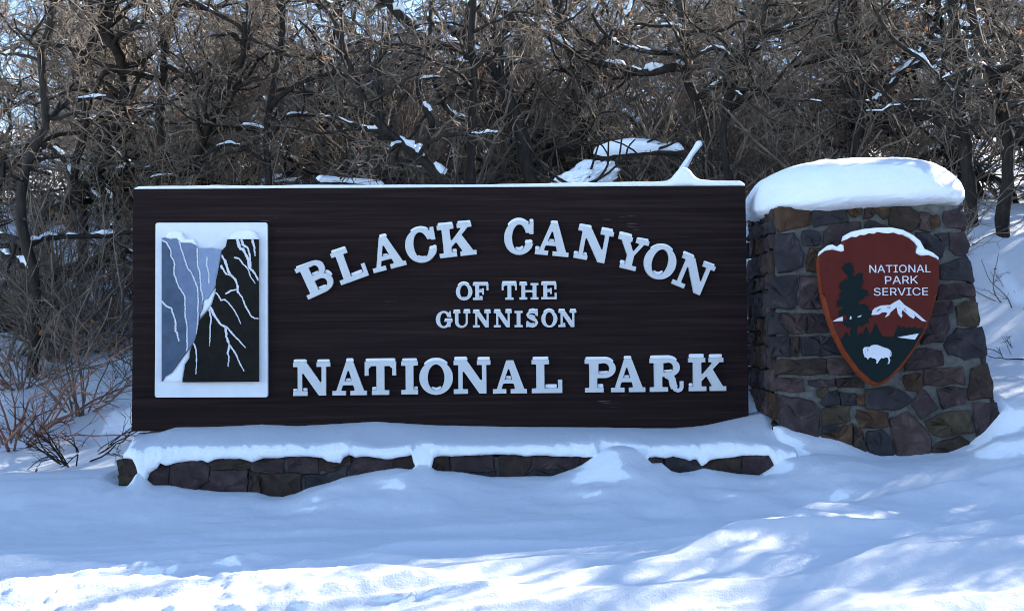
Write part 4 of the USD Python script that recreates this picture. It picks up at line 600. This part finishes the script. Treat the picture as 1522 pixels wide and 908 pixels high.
# fallen, snow-covered logs on the slope behind
def log(label, y, pts, wpx, seed):
    rng = np.random.default_rng(seed); m = (y - EYE[1]) / F_; q = resample([at_y(a, b, y + .12 * k) for k, (a, b) in enumerate(pts)], 16); r = wpx * m / 2 * rng.uniform(.9, 1.1, 16)
    t = thing('fallen_log', label, 'log'); obj('trunk', tubes(q[None], r[None], 9), 'bark', t, smooth=True)
    for k in range(3):
        b, br = grow(rng, q[None], r[None], 1, .5, (.6, 1.2), .2, .2, 6, .4, .01); obj('limb', tubes(b, br, 5), 'bark', t, smooth=True)
    up = np.array([0, 0, 1.0]); q2 = resample(q, 40); r2 = np.interp(np.linspace(0, 15, 40), np.arange(16), r); hr = r2 * 1.35 * (.75 + .75 * meshkit.noise(np.stack([np.arange(40) * .13, 0 * r2 + seed, 0 * r2], -1), 3)); hr = gaussian_filter1d(hr, 2.5); hr[[0, -1]] *= .4; hr[[1, -2]] *= .75
    obj('log_snow', tubes((q2 + up * (r2 * .5 + hr * .35)[:, None])[None], hr[None], 9), 'snow', t, smooth=True)
log('fallen trunk under thick snow lying level behind the letters ANY', 3.3, [(884, 236), (925, 227), (970, 225), (1014, 228)], 13, 1)
mt_ = thing('snow_mound', 'rough mound of snow with bare sticks through it behind the sign above CANYON', 'snow mound')
mb = trimesh.creation.icosphere(5); mv = np.array(mb.vertices); mv = mv * (1 + .8 * (meshkit.fbm(mv * 1.8 + 4, 4, 61) - .5) + .28 * (meshkit.fbm(mv * 6, 3, 62) - .5))[:, None]
c_ = at_y(868, 270, 3.1); mv = mv * np.array([.33, .30, .16]) + c_; mv[:, 2] += .32 * (mv[:, 0] - c_[0])
obj('snow', (mv, np.array(mb.faces)), 'snow', mt_, smooth=True)
mr = np.random.default_rng(63)
for k in range(10):
    p0 = c_ + mr.normal(0, .16, 3) * [1.3, .6, .3] + [0, -.25, -.1]; q = resample([p0, p0 + mr.normal(0, .2, 3) * [1, .4, 0] + [0, 0, .2], p0 + mr.normal(0, .35, 3) * [1, .4, 0] + [0, -.1, .42]], 8)
    obj('stick', tubes(q[None], (.014 * np.linspace(1, .5, 8))[None], 5), 'bark', mt_, smooth=True)
log('snow-covered branch sticking up behind the small knob of snow on the sign', 2.2, [(1000, 290), (1012, 262), (1025, 238), (1042, 214)], 7, 3)
log('snow-covered branch lying just above the left half of the sign top', 2.6, [(470, 270), (505, 271), (540, 274), (570, 276)], 6, 4)

# oaks of the thicket: six kinds, copied
def proto(k):
    rng = np.random.default_rng(500 + k)
    K = 14; h = rng.uniform(3.6, 4.8); d = np.array([rng.normal(0, .55), rng.normal(0, .4), 1.0]); p = [np.array([0, 0, -.2])]
    for _ in range(K - 1):
        d = d + rng.normal(0, .42, 3) * [1, 1, .4]; d[2] = max(d[2], .30); d /= np.linalg.norm(d); p.append(p[-1] + d * h / (K - 1))
    q = np.array(p)[None]; r = (rng.uniform(.055, .085) * np.linspace(1.15, .35, K))[None]
    return rng, q, r
TREE_AT = []
prng = np.random.default_rng(77)
def free(x, y):
    px = W_ / 2 + F_ * x / (y + 11)
    return not (px > 1405 and y < 3.6) and not (150 < px < 1410 and y < 5.2) and not (px > 1405 and y < 4) and y > 2.6
for y0, n in ((3.6, 13), (6.0, 9), (8.5, 10), (11.5, 10), (15, 12), (20, 13)):
    for k in range(n):
        px = -110 + 1740 * (k + prng.uniform(.1, .9)) / n; y = y0 + prng.uniform(-.8, .8); x = (px - W_ / 2) / F_ * (y + 11)
        if free(x, y): TREE_AT.append((x, y))
n_seen = len(TREE_AT)                                     # the thicket goes on to the right of the view, towards the sun
while len(TREE_AT) < n_seen + 21:
    x, y = prng.uniform(6.6, 14.5), prng.uniform(.4, 9)
    if W_ / 2 + F_ * x / (y + 11) > 1760: TREE_AT.append((x, y))
for k in range(34):                                       # taller oaks of the same thicket across the road, behind the camera
    TREE_AT.append((-19 + 38 * (k + prng.uniform(0, 1)) / 34, -18.2 - 3.5 * (k % 3) / 2 + prng.uniform(-.5, .5)))
TREE_AT += [(8.6, 1.2), (9.5, 1.9), (8.8, 2.7), (10.4, 1.5), (9.9, 3.0), (11.2, 2.4)]
KINDS = ['dense twiggy grey bare oak', 'crooked leaning bare oak', 'wide spreading bare oak', 'thin wiry upright bare oak', 'bare oak with orange leaves', 'bushy snowy bare oak', 'bent drooping bare oak']
first = {}
def zone(x, y):
    if y < -12: return 'standing tall across the road'
    px = W_ / 2 + F_ * x / (y + 11)
    a = next(n for lim, n in ((75, 'at the left picture edge'), (200, "just left of the sign"), (400, 'above the canyon picture'), (560, 'above the letters BLA'), (720, 'above the letters CK'), (880, 'above the letters CAN'), (1110, 'above the letters YON'), (1300, 'above the left half of the pillar'), (1440, 'above the right half of the pillar'), (1600, 'at the right picture edge'), (1e9, 'beyond the right edge')) if px < lim)
    return a + (' in front' if y < 4.5 else ' halfway back' if y < 9 else ' far back')
zone_kinds = {}
def low_scale(x, y):                                      # a gap of lower oaks, through which the sun reaches the bank in front of the sign
    hx_, hy_ = SUN[:2] / math.hypot(*SUN[:2]); off_, along = (x + 1.6) * hy_ - (y + 3.65) * hx_, (x + 1.6) * hx_ + (y + 3.65) * hy_
    return 9.0 if abs(off_) > 1.05 or x < 5.5 else max(.35, (.45 + along * math.tan(EL) * prng.uniform(.86, 1.22) - gz(x, y)) / 4.9)
for x, y in TREE_AT:
    zk_ = zone_kinds.setdefault(zone(x, y), []); k = int(prng.choice([q for q in range(7) if q not in zk_] or list(range(7)))); zk_.append(k); lab = KINDS[k] + ' ' + zone(x, y); sc = prng.uniform(.85, 1.2); sc = 1.8 * sc if y < -12 else min(sc, low_scale(x, y)); rz = prng.uniform(0, 360); loc = (x, y, gz(x, y)); grp = lab
    if k not in first:
        rng, q, r = proto(k)
        cl = stage.CreateClassPrim(f'/oak_class_{k}')
        obj('trunk', tubes(q, r, 8), 'bark', cl, smooth=True)
        lb, lr = grow(rng, q, r, 8, 2.0, (.6, 1.35), .32, .06, 12, .66, .022, .10)
        ls_ = snow_on(rng, lb, lr, .6 if k == 5 else .42, .8)
        if ls_ is not None: obj('limb_snow', ls_, 'snow', cl, smooth=True, kind='stuff')
        for i in range(8): obj('limb', tubes(lb[i:i + 1], lr[i:i + 1], 6), 'bark', cl, smooth=True)
        P = np.concatenate([np.stack([resample(a, 12) for a in q]), lb]); Rr = np.concatenate([r[:, :12], lr])
        crown_of(rng, P, Rr, 56, 400, 1900, cl, L=(1.15, .62, .34), leaf=70 if k == 4 else 16, snowp=.22 if k == 5 else .07)
        first[k] = cl.GetPath()
    copy_of(first[k], 'oak_tree', lab, 'tree', 'bare oaks: ' + grp, loc, rz, sc)

# shrubs of the understorey
def shrub(path_or_label, stems, h, spread, nt, seed, matn='twig_bark', loc=None, label=None, cls=None, leaf=8, r0=.009):
    rng = np.random.default_rng(seed)
    t = cls if cls is not None else thing('shrub', label, 'shrub', loc=loc)
    a = rng.uniform(0, 2 * np.pi, stems); d = np.stack([np.cos(a) * spread, np.sin(a) * spread, np.ones(stems)], -1) * rng.uniform(.5, 1.2, (stems, 1)); d[:, 2] = rng.uniform(.5, 1.1, stems)
    p = [np.stack([np.cos(a) * .06, np.sin(a) * .06, 0 * a - .06], -1)]; d /= np.linalg.norm(d, axis=1, keepdims=True); L = h * rng.uniform(.6, 1.2, stems)[:, None] / 8
    for _ in range(8):
        d = d + rng.normal(0, .15, d.shape); d[:, 2] -= .03 * spread; d /= np.linalg.norm(d, axis=1, keepdims=True); p.append(p[-1] + d * L)
    P = np.stack(p, 1); Rr = r0 * rng.uniform(.7, 1.3, (stems, 1)) * np.linspace(1, .4, 9)[None]
    obj('stems', tubes(P, Rr, 5), matn, t, smooth=True)
    b, br = grow(rng, P, Rr, nt, h * .34, (.35, 1.0), .2, .08, 6, .6, .0034); w, wr = grow(rng, b, br, nt * 3, h * .16, (.4, 1.1), .25, .05, 5, .7, .0024)
    obj('twigs', join([tubes(b, br, 3), tubes(w, wr, 3)]), matn, t, smooth=True, kind='stuff')
    if leaf: obj('dry_leaves', leaves(rng, w, leaf, .03), 'dry_leaf', t, kind='stuff')
def ground_at(px, py, y):
    p = at_y(px, py, y); return (p[0], y, gz(p[0], y))
shrub(0, 22, 1.45, .9, 110, 1, 'red_twig', ground_at(18, 690, .7), 'reddish brown twiggy bush at the left picture edge', r0=.010, leaf=0)
shrub(0, 20, .72, 1.15, 50, 2, 'bark', ground_at(112, 700, .35), 'dark arching bare shrub in the snow beside the left end of the sign', r0=.006, leaf=4)
shrub(0, 7, .55, .8, 16, 3, 'twig_bark', ground_at(1512, 420, 1.9), 'small bare shrub with orange leaves in the open snow right of the pillar', leaf=7, r0=.006)
shrub(0, 6, .45, 1.6, 10, 4, 'bark', ground_at(1535, 560, 1.0), 'low wiry twigs poking from the snow slope at the far right edge', leaf=2, r0=.005)
SK = ['upright wiry shrub', 'tangled bare shrub', 'sparse shrub with dry leaves']
srng = np.random.default_rng(91); sfirst = {}; spots = []
while len(spots) < 26:
    y = srng.uniform(.9, 7); lim = (y + 11) * .36; x = srng.uniform(-lim, lim)
    if srng.random() < .55: x = srng.uniform(-lim, -2.4)
    px = W_ / 2 + F_ * x / (y + 11)
    if px > 1400 or (200 < px < 1110 and y < 1.6): continue
    spots.append((x, y))
for k in range(8):                                        # the brush left of the sign
    y = srng.uniform(1.9, 4.6); px = -20 + 205 * (k + srng.random()) / 8; spots.append(((px - W_ / 2) / F_ * (y + 11), y))
while len(spots) < 98:                                   # brush behind the sign
    y = srng.uniform(4.6, 12); px = srng.uniform(180, 1420); spots.append(((px - W_ / 2) / F_ * (y + 11), y))
for x, y in spots:
    zk_ = zone_kinds.setdefault(('s', zone(x, y)), []); opts = [q for q in range(9) if q not in zk_] or list(range(9)); q = int(srng.choice(opts)); zk_.append(q); k, size = q % 3, q // 3
    if k not in sfirst:
        cl = stage.CreateClassPrim(f'/shrub_class_{k}'); shrub(0, (18, 26, 14)[k], (1.5, 1.1, 1.3)[k], (.5, 1.1, .7)[k], (90, 120, 70)[k], 40 + k, cls=cl, leaf=(6, 10, 30)[k]); sfirst[k] = cl.GetPath()
    lab = ('small ', 'knee-high ', 'tall ')[size] + SK[k] + ' ' + zone(x, y); sc = (.75, 1.0, 1.25)[size] * srng.uniform(.94, 1.06) * (1.45 if y > 4.5 else 1)
    copy_of(sfirst[k], 'shrub', lab, 'shrub', 'shrubs: ' + lab, (x, y, gz(x, y)), srng.uniform(0, 360), sc)
tag(dome.GetPrim(), 'clear blue winter sky seen through the branches', 'sky', kind='structure')
